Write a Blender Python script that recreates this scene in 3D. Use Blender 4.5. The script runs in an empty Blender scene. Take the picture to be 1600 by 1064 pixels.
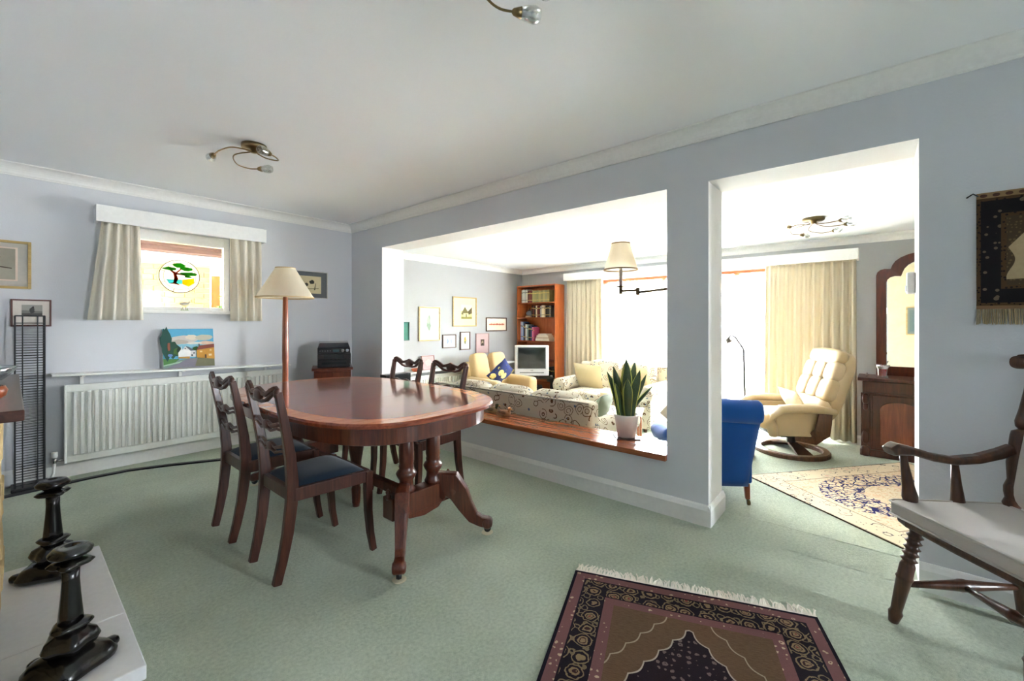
import bpy, bmesh, math, random
from mathutils import Vector, Matrix
random.seed(7)
R = math.radians
PI = math.pi
scene = bpy.context.scene
COL = scene.collection

# ------------------------------------------------------------------ camera
F_PX, HOR, YAW, CAMH = 667.0, 504.2, -49.58, 1.22
cam_d = bpy.data.cameras.new('camera')
cam_d.sensor_width = 36.0
cam_d.lens = F_PX / 1600 * 36
cam_d.shift_y = -(532 - HOR) / 1600
cam_d.clip_start = 0.02
cam = bpy.data.objects.new('camera', cam_d)
cam.location = (0, 0, CAMH)
cam.rotation_euler = (R(90), 0, R(YAW))
COL.objects.link(cam)
scene.camera = cam

# ------------------------------------------------------------------ sky, sun, exposure
world = bpy.data.worlds.new('sky')
scene.world = world
world.use_nodes = True
bg = world.node_tree.nodes['Background']
bg.inputs[0].default_value = (0.86, 0.93, 1.0, 1)
bg.inputs[1].default_value = 10.5

sun_d = bpy.data.lights.new('sun', 'SUN')
sun_d.energy = 2.5
sun_d.angle = R(1.5)
sun_d.color = (1.0, 0.97, 0.92)
sun = bpy.data.objects.new('sun', sun_d)
sun.rotation_euler = Vector((-0.42, -0.22, -0.88)).to_track_quat('-Z', 'Y').to_euler()
COL.objects.link(sun)

def portal(name, loc, direction, sx, sy):
    l = bpy.data.lights.new(name, 'AREA')
    l.shape = 'RECTANGLE'
    l.size, l.size_y = sx, sy
    l.cycles.is_portal = True
    o = bpy.data.objects.new(name, l)
    o.location = loc
    o.rotation_euler = Vector(direction).to_track_quat('-Z', 'Y').to_euler()
    COL.objects.link(o)

vs = scene.view_settings
vs.view_transform = 'Standard'
vs.look = 'None'
vs.gamma = 1
vs.use_curve_mapping = False
vs.exposure = 3.7
try:
    scene.cycles.max_bounces = 14
    scene.cycles.diffuse_bounces = 7
    scene.cycles.transparent_max_bounces = 16
    scene.cycles.sample_clamp_indirect = 12
    scene.cycles.caustics_reflective = False
    scene.cycles.caustics_refractive = False
except Exception:
    pass

# room dimensions (metres), origin on the dining floor under the camera
XB, XB2 = 2.71, 3.00           # partition wall faces
YA = 4.89                      # back wall of the dining room
XL = -0.42                     # chimney wall
YF = -4.6                      # wall behind the camera
H = 2.40
Z0 = -0.18                     # living room floor
HL = 2.21                      # living room ceiling
XF = 6.30                      # window wall of the living room
YC = 5.12                      # picture wall of the living room

portal('portal_living', (XF + 0.30, 1.95, 0.9), (-1, 0, 0), 3.2, 2.2)
portal('portal_front', (2.47, YF - .28, 1.28), (0, 1, 0), .48, 1.8)  # portal for the added fill window behind the camera
portal('portal_dining', (1.08, YA + 0.34, 1.69), (0, -1, 0), 0.9, 0.8)

# ------------------------------------------------------------------ pixel helpers (1600 x 1064 frame)
_fx, _fy = math.cos(R(YAW + 90)), math.cos(R(YAW))
_rx, _ry = math.sin(R(YAW + 90)), math.sin(R(YAW))
def _d(u, v):
    a, b = (u - 800) / F_PX, (HOR - v) / F_PX
    return Vector((_fx + a * _rx, _fy + a * _ry, b))
def PX(u, v, x):
    d = _d(u, v); return Vector((0, 0, CAMH)) + d * (x / d.x)
def PY(u, v, y):
    d = _d(u, v); return Vector((0, 0, CAMH)) + d * (y / d.y)
def PZ(u, v, z):
    d = _d(u, v); return Vector((0, 0, CAMH)) + d * ((z - CAMH) / d.z)

# ------------------------------------------------------------------ materials
class NT:
    def __init__(s, name):
        s.m = bpy.data.materials.new(name); s.m.use_nodes = True
        s.t = s.m.node_tree; s.n = s.t.nodes; s.l = s.t.links
        s.b = s.n['Principled BSDF']; s.out = s.n['Material Output']
    def set(s, node, i, v):
        if isinstance(v, bpy.types.NodeSocket): s.l.new(v, node.inputs[i])
        elif v is not None:
            if isinstance(v, tuple) and len(v) == 3 and node.inputs[i].type == 'RGBA': v = (*v, 1)
            node.inputs[i].default_value = v
    def math(s, op, a, b=None, c=None):
        n = s.n.new('ShaderNodeMath'); n.operation = op
        for i, v in enumerate((a, b, c)): s.set(n, i, v)
        return n.outputs[0]
    def mix(s, f, a, b):
        n = s.n.new('ShaderNodeMix'); n.data_type = 'RGBA'
        s.set(n, 0, f); s.set(n, 6, a); s.set(n, 7, b)
        return n.outputs[2]
    def coord(s, kind='Object', scale=(1, 1, 1), rot=(0, 0, 0), loc=(0, 0, 0)):
        c = s.n.new('ShaderNodeTexCoord'); mp = s.n.new('ShaderNodeMapping')
        s.l.new(c.outputs[kind], mp.inputs[0])
        mp.inputs['Scale'].default_value = scale; mp.inputs['Rotation'].default_value = rot; mp.inputs['Location'].default_value = loc
        return mp.outputs[0]
    def xyz(s, v):
        n = s.n.new('ShaderNodeSeparateXYZ'); s.l.new(v, n.inputs[0]); return n.outputs
    def noise(s, v, scale=5, detail=3, rough=.5, dist=0):
        n = s.n.new('ShaderNodeTexNoise'); s.l.new(v, n.inputs['Vector'])
        n.inputs['Scale'].default_value = scale; n.inputs['Detail'].default_value = detail
        n.inputs['Roughness'].default_value = rough; n.inputs['Distortion'].default_value = dist
        return n.outputs['Fac']
    def vor(s, v, scale=5, feature='F1', rand=1.0, metric='EUCLIDEAN'):
        n = s.n.new('ShaderNodeTexVoronoi'); n.feature = feature; n.distance = metric; s.l.new(v, n.inputs['Vector'])
        n.inputs['Scale'].default_value = scale; n.inputs['Randomness'].default_value = rand
        return n.outputs['Distance'], n.outputs.get('Color')
    def ramp(s, f, stops, interp='LINEAR'):
        n = s.n.new('ShaderNodeValToRGB'); e = n.color_ramp.elements; n.color_ramp.interpolation = interp
        while len(e) < len(stops): e.new(.5)
        for el, (p, c) in zip(e, stops): el.position = p; el.color = (*c, 1)
        s.set(n, 0, f); return n.outputs[0]
    def band(s, v, lo, hi):      # 1 where lo < v < hi
        return s.math('MULTIPLY', s.math('GREATER_THAN', v, lo), s.math('LESS_THAN', v, hi))
    def bump(s, h, strength=.2, dist=.01):
        n = s.n.new('ShaderNodeBump'); n.inputs['Strength'].default_value = strength
        n.inputs['Distance'].default_value = dist; s.set(n, 'Height', h)
        s.l.new(n.outputs[0], s.b.inputs['Normal'])
    def base(s, c, rough=.5, metal=0, coat=0, spec=.5):
        s.set(s.b, 'Base Color', c); s.set(s.b, 'Roughness', rough); s.b.inputs['Metallic'].default_value = metal
        s.b.inputs['Coat Weight'].default_value = coat; s.b.inputs['Coat Roughness'].default_value = .06
        s.b.inputs['Specular IOR Level'].default_value = spec
        return s.m

def lin(r, g, b):
    f = lambda c: (c / 255 / 12.92) if c / 255 <= .04045 else ((c / 255 + .055) / 1.055) ** 2.4
    return (f(r), f(g), f(b))
def dark(c, k): return tuple(x * k for x in c)

MC = {}
def plain(rgb, rough=.55, metal=0, coat=0, spec=.5):
    k = (rgb, rough, metal, coat)
    if k not in MC:
        n = NT('paint_%d_%d_%d' % rgb)
        c = lin(*rgb)
        nz = n.noise(n.coord(), 40, 3)
        MC[k] = n.base(n.mix(nz, dark(c, .93), dark(c, 1.06)), rough, metal, coat, spec)
    return MC[k]

def wall_mat(name, rgb, bump=.25):
    n = NT(name); c = lin(*rgb); v = n.coord()
    big = n.noise(v, 1.2, 3)
    n.base(n.mix(big, dark(c, .97), dark(c, 1.02)), .9, spec=.25)
    n.bump(n.noise(v, 90, 3, .6), bump, .004)
    return n.m
def wood(name, c1, c2, c3, axis=0, rough=.3, coat=.3, scale=1.0, sharp=1.0):
    n = NT(name)
    sc = [14 * scale] * 3; sc[axis] = 1.3 * scale
    v = n.coord(scale=tuple(sc))
    a = n.noise(v, 2.2, 6, .62, 1.2)
    b = n.noise(v, 9, 4, .6)
    f = n.math('ADD', n.math('MULTIPLY', a, .75), n.math('MULTIPLY', b, .25))
    col = n.ramp(f, [(.28, lin(*c1)), (.5, lin(*c2)), (.74, lin(*c3))])
    n.base(col, rough, coat=coat)
    n.bump(b, .06, .002)
    return n.m
def fabric(name, rgb, scale=260, rough=.95, amt=.12, sheen=.2):
    n = NT(name); c = lin(*rgb); v = n.coord()
    w = n.noise(v, scale, 2); big = n.noise(v, 5, 3)
    f = n.math('ADD', n.math('MULTIPLY', w, .6), n.math('MULTIPLY', big, .4))
    n.base(n.mix(f, dark(c, 1 - amt), dark(c, 1 + amt)), rough, spec=.2)
    n.b.inputs['Sheen Weight'].default_value = sheen
    n.bump(w, .25, .002)
    return n.m
def leather(name, rgb):
    n = NT(name); c = lin(*rgb); v = n.coord()
    n.base(n.mix(n.noise(v, 8, 4), dark(c, .93), dark(c, 1.04)), .42, spec=.45)
    d, _ = n.vor(v, 240)
    n.bump(d, .12, .002)
    return n.m
def metal(name, rgb, rough=.3):
    n = NT(name); c = lin(*rgb)
    return n.base(n.mix(n.noise(n.coord(), 30, 2), dark(c, .9), dark(c, 1.05)), rough, metal=1)
def glass(name, tint=(1, 1, 1), refl=.1, rough=.02, graze=.35):
    n = NT(name)
    tr = n.n.new('ShaderNodeBsdfTransparent'); tr.inputs[0].default_value = (*tint, 1)
    gl = n.n.new('ShaderNodeBsdfGlossy'); gl.inputs['Roughness'].default_value = rough
    fr = n.n.new('ShaderNodeLayerWeight'); fr.inputs[0].default_value = .35
    mx = n.n.new('ShaderNodeMixShader')
    n.l.new(n.math('ADD', n.math('MULTIPLY', fr.outputs['Facing'], graze), refl), mx.inputs[0])
    n.l.new(tr.outputs[0], mx.inputs[1]); n.l.new(gl.outputs[0], mx.inputs[2]); n.l.new(mx.outputs[0], n.out.inputs[0])
    return n.m
def thin_cloth(name, rgb, trans=.35, see=.0):
    n = NT(name); c = lin(*rgb); v = n.coord()
    col = n.mix(n.noise(v, 300, 2), dark(c, .92), dark(c, 1.05))
    n.base(col, .95, spec=.1)
    tl = n.n.new('ShaderNodeBsdfTranslucent'); n.l.new(col, tl.inputs[0])
    mx = n.n.new('ShaderNodeMixShader'); mx.inputs[0].default_value = trans
    n.l.new(n.b.outputs[0], mx.inputs[1]); n.l.new(tl.outputs[0], mx.inputs[2])
    o = mx.outputs[0]
    if see:
        tr = n.n.new('ShaderNodeBsdfTransparent'); m2 = n.n.new('ShaderNodeMixShader'); m2.inputs[0].default_value = see
        n.l.new(o, m2.inputs[1]); n.l.new(tr.outputs[0], m2.inputs[2]); o = m2.outputs[0]
    n.l.new(o, n.out.inputs[0])
    return n.m

def carpet_mat():
    n = NT('sage_carpet'); v = n.coord()
    f = n.noise(v, 420, 2); m = n.noise(v, 70, 3); b = n.noise(v, 2.2, 4)
    t = n.math('ADD', n.math('ADD', n.math('MULTIPLY', f, .45), n.math('MULTIPLY', m, .3)), n.math('MULTIPLY', b, .25))
    n.base(n.ramp(t, [(.34, lin(142, 156, 134)), (.5, lin(186, 197, 175)), (.66, lin(216, 223, 203))]), .98, spec=.1)
    n.b.inputs['Sheen Weight'].default_value = .3
    n.bump(n.math('ADD', f, m), .7, .012)
    return n.m

def floral_mat():
    n = NT('scroll_print_fabric'); v = n.coord()
    warp = n.n.new('ShaderNodeVectorMath'); warp.operation = 'ADD'
    nz = n.n.new('ShaderNodeTexNoise'); n.l.new(v, nz.inputs['Vector']); nz.inputs['Scale'].default_value = 6
    sc = n.n.new('ShaderNodeVectorMath'); sc.operation = 'SCALE'; n.l.new(nz.outputs['Color'], sc.inputs[0]); sc.inputs['Scale'].default_value = .06
    n.l.new(v, warp.inputs[0]); n.l.new(sc.outputs[0], warp.inputs[1]); w = warp.outputs[0]
    d, c = n.vor(w, 10.5)
    ring = n.band(d, .40, .455)
    ring2 = n.band(d, .19, .24)
    cut = n.math('GREATER_THAN', n.noise(v, 11, 2), .42)
    d2, _ = n.vor(w, 17)
    leaf = n.math('LESS_THAN', d2, .21)
    cutl = n.math('GREATER_THAN', n.noise(v, 7, 1), .50)
    base = n.mix(n.noise(v, 200, 2), lin(186, 178, 160), lin(210, 202, 184))
    c1 = n.mix(n.math('MULTIPLY', leaf, cutl), base, lin(88, 104, 130))
    c2 = n.mix(n.math('MULTIPLY', n.math('MAXIMUM', ring, ring2), cut), c1, lin(92, 66, 44))
    n.base(c2, .95, spec=.15)
    n.bump(n.noise(v, 320, 2), .2, .002)
    return n.m

def persian_mat(hw, hl):
    """dark red and navy rug; local x across (half width hw), local y along (half length hl)."""
    n = NT('persian_rug_pile'); v = n.coord(); x, y, z = n.xyz(v)
    ex = n.math('SUBTRACT', hw, n.math('ABSOLUTE', x)); ey = n.math('SUBTRACT', hl, n.math('ABSOLUTE', y))
    e = n.math('MINIMUM', ex, ey)
    cream, pink, navy, rust = lin(206, 186, 150), lin(122, 82, 82), lin(36, 28, 36), lin(112, 70, 58)
    nzw = n.n.new('ShaderNodeTexNoise'); n.l.new(v, nzw.inputs['Vector']); nzw.inputs['Scale'].default_value = 38
    scw = n.n.new('ShaderNodeVectorMath'); scw.operation = 'SCALE'; n.l.new(nzw.outputs['Color'], scw.inputs[0]); scw.inputs['Scale'].default_value = .022
    adw = n.n.new('ShaderNodeVectorMath'); adw.operation = 'ADD'; n.l.new(v, adw.inputs[0]); n.l.new(scw.outputs[0], adw.inputs[1])
    v0 = v; v = adw.outputs[0]
    dF, cF = n.vor(v, 13.0, rand=.25); dS, cS = n.vor(v, 36, rand=.2); dM, cM = n.vor(v, 22, rand=.7)
    rgb = n.n.new('ShaderNodeSeparateColor'); n.l.new(cM, rgb.inputs[0])
    # main border: flower rosettes on near black
    mb = n.mix(n.band(dF, .40, .46), navy, lin(132, 112, 84))
    mb = n.mix(n.math('LESS_THAN', dF, .29), mb, lin(140, 116, 86))
    mb = n.mix(n.band(dF, .16, .21), mb, lin(60, 40, 40))
    mb = n.mix(n.math('LESS_THAN', dF, .09), mb, lin(126, 60, 56))
    mb = n.mix(n.math('MULTIPLY', n.band(dM, .25, .36), n.math('GREATER_THAN', dF, .46)), mb, lin(120, 104, 80))
    sb = n.mix(n.band(dS, .22, .34), pink, lin(196, 168, 140))
    sb = n.mix(n.math('LESS_THAN', dS, .16), sb, lin(58, 36, 44))
    # field: brown with twill flecks, medallion dark with dots
    stz = n.noise(n.coord(scale=(30, 160, 1)), 1.4, 4, .7)
    field = n.mix(stz, lin(70, 46, 36), lin(132, 104, 78))
    ax = n.math('DIVIDE', n.math('ABSOLUTE', x), hw - .24); ay = n.math('DIVIDE', n.math('ABSOLUTE', y), hl - .24)
    wav = n.math('MULTIPLY', n.math('ABSOLUTE', n.math('SINE', n.math('MULTIPLY', n.math('SUBTRACT', n.math('ABSOLUTE', x), n.math('ABSOLUTE', y)), 26))), .05)
    dia = n.math('ADD', n.math('ADD', n.math('MULTIPLY', ax, .72), ay), wav)
    med = n.mix(n.band(dS, .22, .40), lin(42, 30, 36), lin(112, 94, 90))
    med = n.mix(n.math('LESS_THAN', dS, .15), med, lin(150, 108, 78))
    field = n.mix(n.math('LESS_THAN', dia, .98), field, med)
    field = n.mix(n.band(dia, .98, 1.0), field, lin(178, 162, 148))
    field = n.mix(n.band(dia, 1.30, 1.32), field, lin(168, 150, 126))
    inner = n.math('LESS_THAN', dia, .26)
    field = n.mix(inner, field, n.mix(stz, lin(104, 58, 44), lin(150, 104, 78)))
    col = field
    col = n.mix(n.math('LESS_THAN', e, .205), col, sb)
    col = n.mix(n.math('LESS_THAN', e, .163), col, navy)
    col = n.mix(n.math('LESS_THAN', e, .157), col, mb)
    col = n.mix(n.math('LESS_THAN', e, .062), col, navy)
    col = n.mix(n.math('LESS_THAN', e, .055), col, sb)
    col = n.mix(n.math('LESS_THAN', e, .013), col, lin(26, 22, 34))
    n.base(n.mix(n.math('MULTIPLY', n.noise(v, 300, 2), .3), col, (0.01, .008, .008)), .95, spec=.1)
    n.bump(n.noise(v, 400, 2), .4, .004)
    return n.m

def cream_rug_mat(hw, hl):
    n = NT('cream_navy_rug_pile'); v = n.coord(); x, y, z = n.xyz(v)
    ex = n.math('SUBTRACT', hw, n.math('ABSOLUTE', x)); ey = n.math('SUBTRACT', hl, n.math('ABSOLUTE', y))
    e = n.math('MINIMUM', ex, ey)
    cream, navy = lin(224, 206, 178), lin(44, 44, 100)
    d1, _ = n.vor(v, 16, 'DISTANCE_TO_EDGE'); d2, _ = n.vor(v, 30); d3, _ = n.vor(v, 9)
    nz = n.noise(v, 26, 3, .6, 1.5)
    vine = n.math('MULTIPLY', n.math('LESS_THAN', d1, .07), n.math('GREATER_THAN', nz, .40))
    bl = n.math('MULTIPLY', n.math('LESS_THAN', d2, .33), n.math('GREATER_THAN', nz, .47))
    dense = n.math('MAXIMUM', vine, bl)
    wob = n.math('MULTIPLY', n.math('SUBTRACT', n.noise(v, 5, 2), .5), .16)
    r = n.math('ADD', n.math('SQRT', n.math('ADD', n.math('POWER', n.math('DIVIDE', x, hw - .15), 2), n.math('POWER', n.math('DIVIDE', y, hl - .18), 2))), wob)
    ringm = n.band(r, .42, .92)
    pale = n.mix(n.math('LESS_THAN', d3, .3), cream, lin(226, 196, 168))
    pale = n.mix(n.math('LESS_THAN', n.noise(v, 60, 3), .42), pale, lin(206, 172, 136))
    col = n.mix(n.math('MULTIPLY', dense, ringm), pale, navy)
    # border scrolls
    bs = n.math('MULTIPLY', n.band(d3, .36, .40), n.math('GREATER_THAN', nz, .45))
    bd = n.math('MAXIMUM', bs, n.math('LESS_THAN', d2, .13))
    bcol = n.mix(bd, cream, lin(52, 52, 70))
    bcol = n.mix(n.math('LESS_THAN', d3, .16), bcol, lin(214, 176, 158))
    col = n.mix(n.math('LESS_THAN', e, .2), col, bcol)
    col = n.mix(n.band(e, .195, .205), col, lin(150, 130, 112))
    col = n.mix(n.math('LESS_THAN', e, .008), col, lin(90, 78, 66))
    n.base(col, .95, spec=.1)
    n.bump(n.noise(v, 300, 2), .4, .004)
    return n.m

def prayer_mat(hw, hh):
    """local x across, local z up."""
    n = NT('prayer_rug_pile'); v = n.coord(); x, y, z = n.xyz(v)
    ax = n.math('ABSOLUTE', x)
    ex = n.math('SUBTRACT', hw, ax); ez = n.math('SUBTRACT', hh, n.math('ABSOLUTE', z)); e = n.math('MINIMUM', ex, ez)
    d, _ = n.vor(v, 30, rand=.45); d2, _ = n.vor(v, 70, rand=.7); nz = n.noise(v, 70, 3)
    black = lin(36, 32, 34)
    mb = n.mix(n.band(d, .25, .36), black, lin(104, 92, 78)); mb = n.mix(n.math('LESS_THAN', d, .14), mb, lin(112, 82, 66))
    guard = n.mix(n.math('LESS_THAN', d2, .3), lin(84, 64, 44), lin(44, 34, 34))
    field = n.mix(n.math('LESS_THAN', d2, .3), lin(78, 64, 48), lin(104, 88, 62))
    # niche
    top = n.math('SUBTRACT', hh * .80, n.math('MULTIPLY', ax, 1.3))
    arch = n.math('MULTIPLY', n.math('LESS_THAN', ax, n.math('ADD', hw * .56, n.math('MULTIPLY', n.math('SINE', n.math('MULTIPLY', z, 42)), .012))), n.math('LESS_THAN', z, top))
    arch = n.math('MULTIPLY', arch, n.math('GREATER_THAN', z, -hh * .52))
    field = n.mix(arch, field, n.mix(nz, lin(168, 146, 112), lin(186, 166, 132)))
    lamp = n.math('LESS_THAN', n.math('ADD', n.math('POWER', n.math('DIVIDE', x, .035), 2), n.math('POWER', n.math('DIVIDE', n.math('SUBTRACT', z, .03), .05), 2)), 1)
    field = n.mix(lamp, field, lin(60, 48, 48))
    col = n.mix(n.math('LESS_THAN', e, .085), field, guard)
    col = n.mix(n.math('LESS_THAN', e, .07), col, mb)
    col = n.mix(n.math('LESS_THAN', e, .012), col, guard)
    n.base(col, .95, spec=.1); n.bump(nz, .3, .003)
    return n.m

M_ = {}
def mats():
    M = M_
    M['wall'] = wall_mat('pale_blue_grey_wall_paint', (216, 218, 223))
    M['reveal'] = wall_mat('white_textured_wall_paint', (232, 229, 226), .45)
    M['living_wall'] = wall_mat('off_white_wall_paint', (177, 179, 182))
    M['ceil'] = wall_mat('white_ceiling_paint', (241, 243, 246), .15)
    M['trim'] = plain((238, 238, 236), .45)
    M['white'] = plain((240, 240, 238), .4)
    M['rad'] = plain((236, 237, 232), .35, 0, .2)
    M['carpet'] = carpet_mat()
    M['mahog'] = wood('mahogany', (52, 22, 14), (88, 40, 24), (118, 58, 36), 2, .28, .5)
    M['mahog_x'] = wood('mahogany_top', (104, 48, 32), (146, 74, 50), (172, 98, 68), 1, .14, .3, .7)
    M['band'] = wood('satinwood_crossband', (184, 96, 50), (212, 124, 70), (228, 148, 94), 0, .14, .25, 1.2)
    M['chair'] = wood('dark_chair_mahogany', (46, 22, 15), (72, 36, 25), (98, 54, 37), 2, .3, .15)
    M['oakdark'] = wood('dark_oak', (44, 26, 16), (78, 46, 28), (108, 66, 42), 2, .35, .3)
    M['teak'] = wood('teak', (126, 66, 36), (158, 90, 52), (184, 112, 70), 1, .25, .35)
    M['teak_z'] = wood('teak_upright', (150, 74, 34), (184, 98, 50), (204, 122, 70), 2, .35, .2)
    M['lampwood'] = wood('lamp_pole_wood', (110, 52, 26), (146, 74, 40), (172, 96, 58), 2, .3, .3)
    M['chiff'] = wood('red_mahogany', (46, 16, 10), (76, 30, 18), (104, 46, 28), 2, .28, .2)
    M['mantel'] = wood('mantel_wood', (48, 24, 18), (74, 38, 28), (96, 54, 42), 1, .3, .3)
    M['ebony'] = plain((17, 15, 15), .24, 0, .3)
    M['navy'] = fabric('navy_seat_fabric', (22, 42, 60), 300)
    M['blue'] = fabric('royal_blue_fabric', (18, 72, 148), 300)
    M['curtain'] = thin_cloth('cream_curtain_linen', (240, 234, 220), .22)
    M['curtain_y'] = thin_cloth('cream_lined_curtain', (214, 204, 182), .14)
    M['net'] = thin_cloth('white_net', (250, 250, 248), .6, .45)
    M['shade'] = thin_cloth('cream_lampshade', (250, 240, 220), .66)
    M['brass'] = metal('antique_brass', (128, 110, 78), .3)
    M['chrome'] = metal('steel', (190, 190, 190), .25)
    M['black'] = plain((20, 20, 22), .35)
    M['blackmetal'] = plain((24, 24, 26), .4)
    M['glass'] = glass('clear_glass', refl=.06)
    M['pglass'] = glass('picture_glazing', refl=.0012, graze=.0)
    M['thickglass'] = glass('thick_clear_glass', (.93, .95, .95), .22)
    M['redglass'] = glass('red_glass', (.85, .08, .08), .1)
    M['floral'] = floral_mat()
    M['cream_fab'] = fabric('cream_upholstery', (204, 178, 134))
    M['cream_lea'] = leather('cream_leather', (188, 165, 128))
    M['silk'] = fabric('cream_silk_cushion', (216, 200, 160), 120)
    M['greencush'] = fabric('sage_cushion', (128, 140, 120))
    M['greycush'] = fabric('pale_grey_cushion', (196, 188, 182), 400)
    M['stone'] = wall_mat('cotswold_stone', (206, 180, 132), .9)
    n = NT('mottled_yellow_paint'); v = n.coord()
    M['mottle'] = n.base(n.mix(n.noise(v, 5, 5, .65, .6), lin(196, 182, 140), lin(214, 206, 176)), .9, spec=.2)
    M['edge'] = wood('table_edge_mahogany', (96, 42, 24), (130, 62, 38), (156, 84, 54), 0, .16, .3)
    M['mirror'] = NT('mirror_silver').base((.92, .92, .92), .02, 1)
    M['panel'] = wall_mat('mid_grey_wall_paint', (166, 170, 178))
    M['brick'] = wall_mat('yellow_brick', (196, 166, 104), .7)
    M['mortar'] = wall_mat('pale_mortar', (200, 188, 156), .5)
    M['rooftile'] = wall_mat('brown_roof_tile', (120, 90, 78), .6)
    n = NT('snake_plant_leaf'); v = n.coord(); 
    x, y, z = n.xyz(n.coord('UV'))
    edge = n.math('ABSOLUTE', n.math('SUBTRACT', x, .5))
    st = n.noise(n.coord('UV', (2, 14, 1)), 3, 3)
    gcol = n.mix(st, lin(30, 52, 34), lin(78, 104, 66))
    M['leaf'] = n.base(n.mix(n.math('GREATER_THAN', edge, .41), gcol, lin(196, 198, 96)), .4)
mats()
M = M_

# ------------------------------------------------------------------ mesh building
class MB:
    def __init__(s): s.v, s.f, s.uv = [], [], []
    def add(s, vs, fs, uv=None):
        o = len(s.v); s.v += [tuple(p) for p in vs]; s.f += [tuple(i + o for i in f) for f in fs]
        s.uv += uv if uv else [(0, 0)] * len(vs)
        return s
    def box(s, a, b):
        x0, y0, z0 = (min(p, q) for p, q in zip(a, b)); x1, y1, z1 = (max(p, q) for p, q in zip(a, b))
        return s.add([(x0, y0, z0), (x1, y0, z0), (x1, y1, z0), (x0, y1, z0), (x0, y0, z1), (x1, y0, z1), (x1, y1, z1), (x0, y1, z1)],
                     [(0, 3, 2, 1), (4, 5, 6, 7), (0, 1, 5, 4), (1, 2, 6, 5), (2, 3, 7, 6), (3, 0, 4, 7)])
    def prism(s, poly, d0, d1, plane='xz'):
        """extrude a counter-clockwise 2D polygon; plane gives the two axes used, d the third."""
        idx = {'xy': (0, 1, 2), 'xz': (0, 2, 1), 'yz': (1, 2, 0)}[plane]
        def P(p, d):
            q = [0, 0, 0]; q[idx[0]], q[idx[1]], q[idx[2]] = p[0], p[1], d; return tuple(q)
        n = len(poly)
        vs = [P(p, d0) for p in poly] + [P(p, d1) for p in poly]
        fs = [tuple(range(n)), tuple(range(2 * n - 1, n - 1, -1))] + [(i, i + n, (i + 1) % n + n, (i + 1) % n) for i in range(n)]
        return s.add(vs, fs)
    def sweep(s, pts, sec, scales=None, up=(0, 0, 1), closed=False):
        """sweep a 2D section (a along side, b along up-ish normal) along pts."""
        pts = [Vector(p) for p in pts]; n = len(pts); k = len(sec); vs = []
        upv = Vector(up)
        for i, p in enumerate(pts):
            if closed: t = pts[(i + 1) % n] - pts[i - 1]
            else: t = pts[min(i + 1, n - 1)] - pts[max(i - 1, 0)]
            t.normalize()
            side = t.cross(upv)
            if side.length < 1e-4: side = t.cross(Vector((0, 1, 0)) if abs(t.y) < .9 else Vector((1, 0, 0)))
            side.normalize(); nn = side.cross(t)
            sc = scales[i] if scales else 1
            sa, sb = sc if isinstance(sc, tuple) else (sc, sc)
            vs += [p + side * a * sa + nn * b * sb for a, b in sec]
        fs = []
        m = n if closed else n - 1
        for i in range(m):
            for j in range(k):
                a, b = i * k + j, i * k + (j + 1) % k; c, d = ((i + 1) % n) * k + (j + 1) % k, ((i + 1) % n) * k + j
                fs.append((a, b, c, d))
        if not closed: fs += [tuple(range(k - 1, -1, -1)), tuple(range((n - 1) * k, n * k))]
        return s.add(vs, fs)
    def tube(s, pts, r, n=8, up=(0, 0, 1), closed=False):
        sec = [(math.cos(2 * PI * i / n), math.sin(2 * PI * i / n)) for i in range(n)]
        rs = r if isinstance(r, (list, tuple)) else [r] * len(pts)
        return s.sweep(pts, sec, list(rs), up, closed)
    def bar(s, pts, w, h, up=(0, 0, 1), scales=None):
        return s.sweep(pts, [(-w / 2, -h / 2), (w / 2, -h / 2), (w / 2, h / 2), (-w / 2, h / 2)], scales, up)
    def lathe(s, prof, c=(0, 0, 0), n=20, lobes=0, amp=0.0, frm=None, caps=True):
        vs, k = [], len(prof)
        for r, z in prof:
            for i in range(n):
                a = 2 * PI * i / n; rr = r * (1 + amp * math.cos(lobes * a)) if lobes else r
                vs.append((c[0] + rr * math.cos(a), c[1] + rr * math.sin(a), c[2] + z))
        fs = [(i * n + j, i * n + (j + 1) % n, (i + 1) * n + (j + 1) % n, (i + 1) * n + j) for i in range(k - 1) for j in range(n)]
        if caps and prof[0][0] > 1e-4: fs.append(tuple(range(n - 1, -1, -1)))
        if caps and prof[-1][0] > 1e-4: fs.append(tuple(range((k - 1) * n, k * n)))
        if frm is not None: vs = [tuple(frm @ Vector(p)) for p in vs]
        return s.add(vs, fs)
    def spindle(s, a, b, prof, n=12):
        """turned piece from a to b, prof = (t, radius)."""
        a, b = Vector(a), Vector(b); d = b - a
        return s.tube([a + d * t for t, r in prof], [r for t, r in prof], n, up=(0, 1, 0) if abs(d.normalized().z) > .9 else (0, 0, 1))
    def grid(s, fn, nu, nv, wrapu=False):
        vs, uv = [], []
        for i in range(nu + (0 if wrapu else 1)):
            for j in range(nv + 1):
                vs.append(fn(i / nu, j / nv)); uv.append((i / nu, j / nv))
        w = nv + 1; m = nu if wrapu else nu
        fs = [(i * w + j, ((i + 1) % nu if wrapu else i + 1) * w + j, ((i + 1) % nu if wrapu else i + 1) * w + j + 1, i * w + j + 1) for i in range(m) for j in range(nv)]
        return s.add(vs, fs, uv)
    def pad(s, c, hx, hy, hz, ex=.35, ez=.55, n=20, m=12):
        """puffy rounded block (superellipsoid)."""
        def pw(v, e): return math.copysign(abs(v) ** e, v)
        def fn(u, w):
            a = 2 * PI * u; b = PI * (w - .5)
            cb = pw(math.cos(b), ez)
            return (c[0] + hx * cb * pw(math.cos(a), ex), c[1] + hy * cb * pw(math.sin(a), ex), c[2] + hz * pw(math.sin(b), ez))
        return s.grid(fn, n, m, True)
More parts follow.
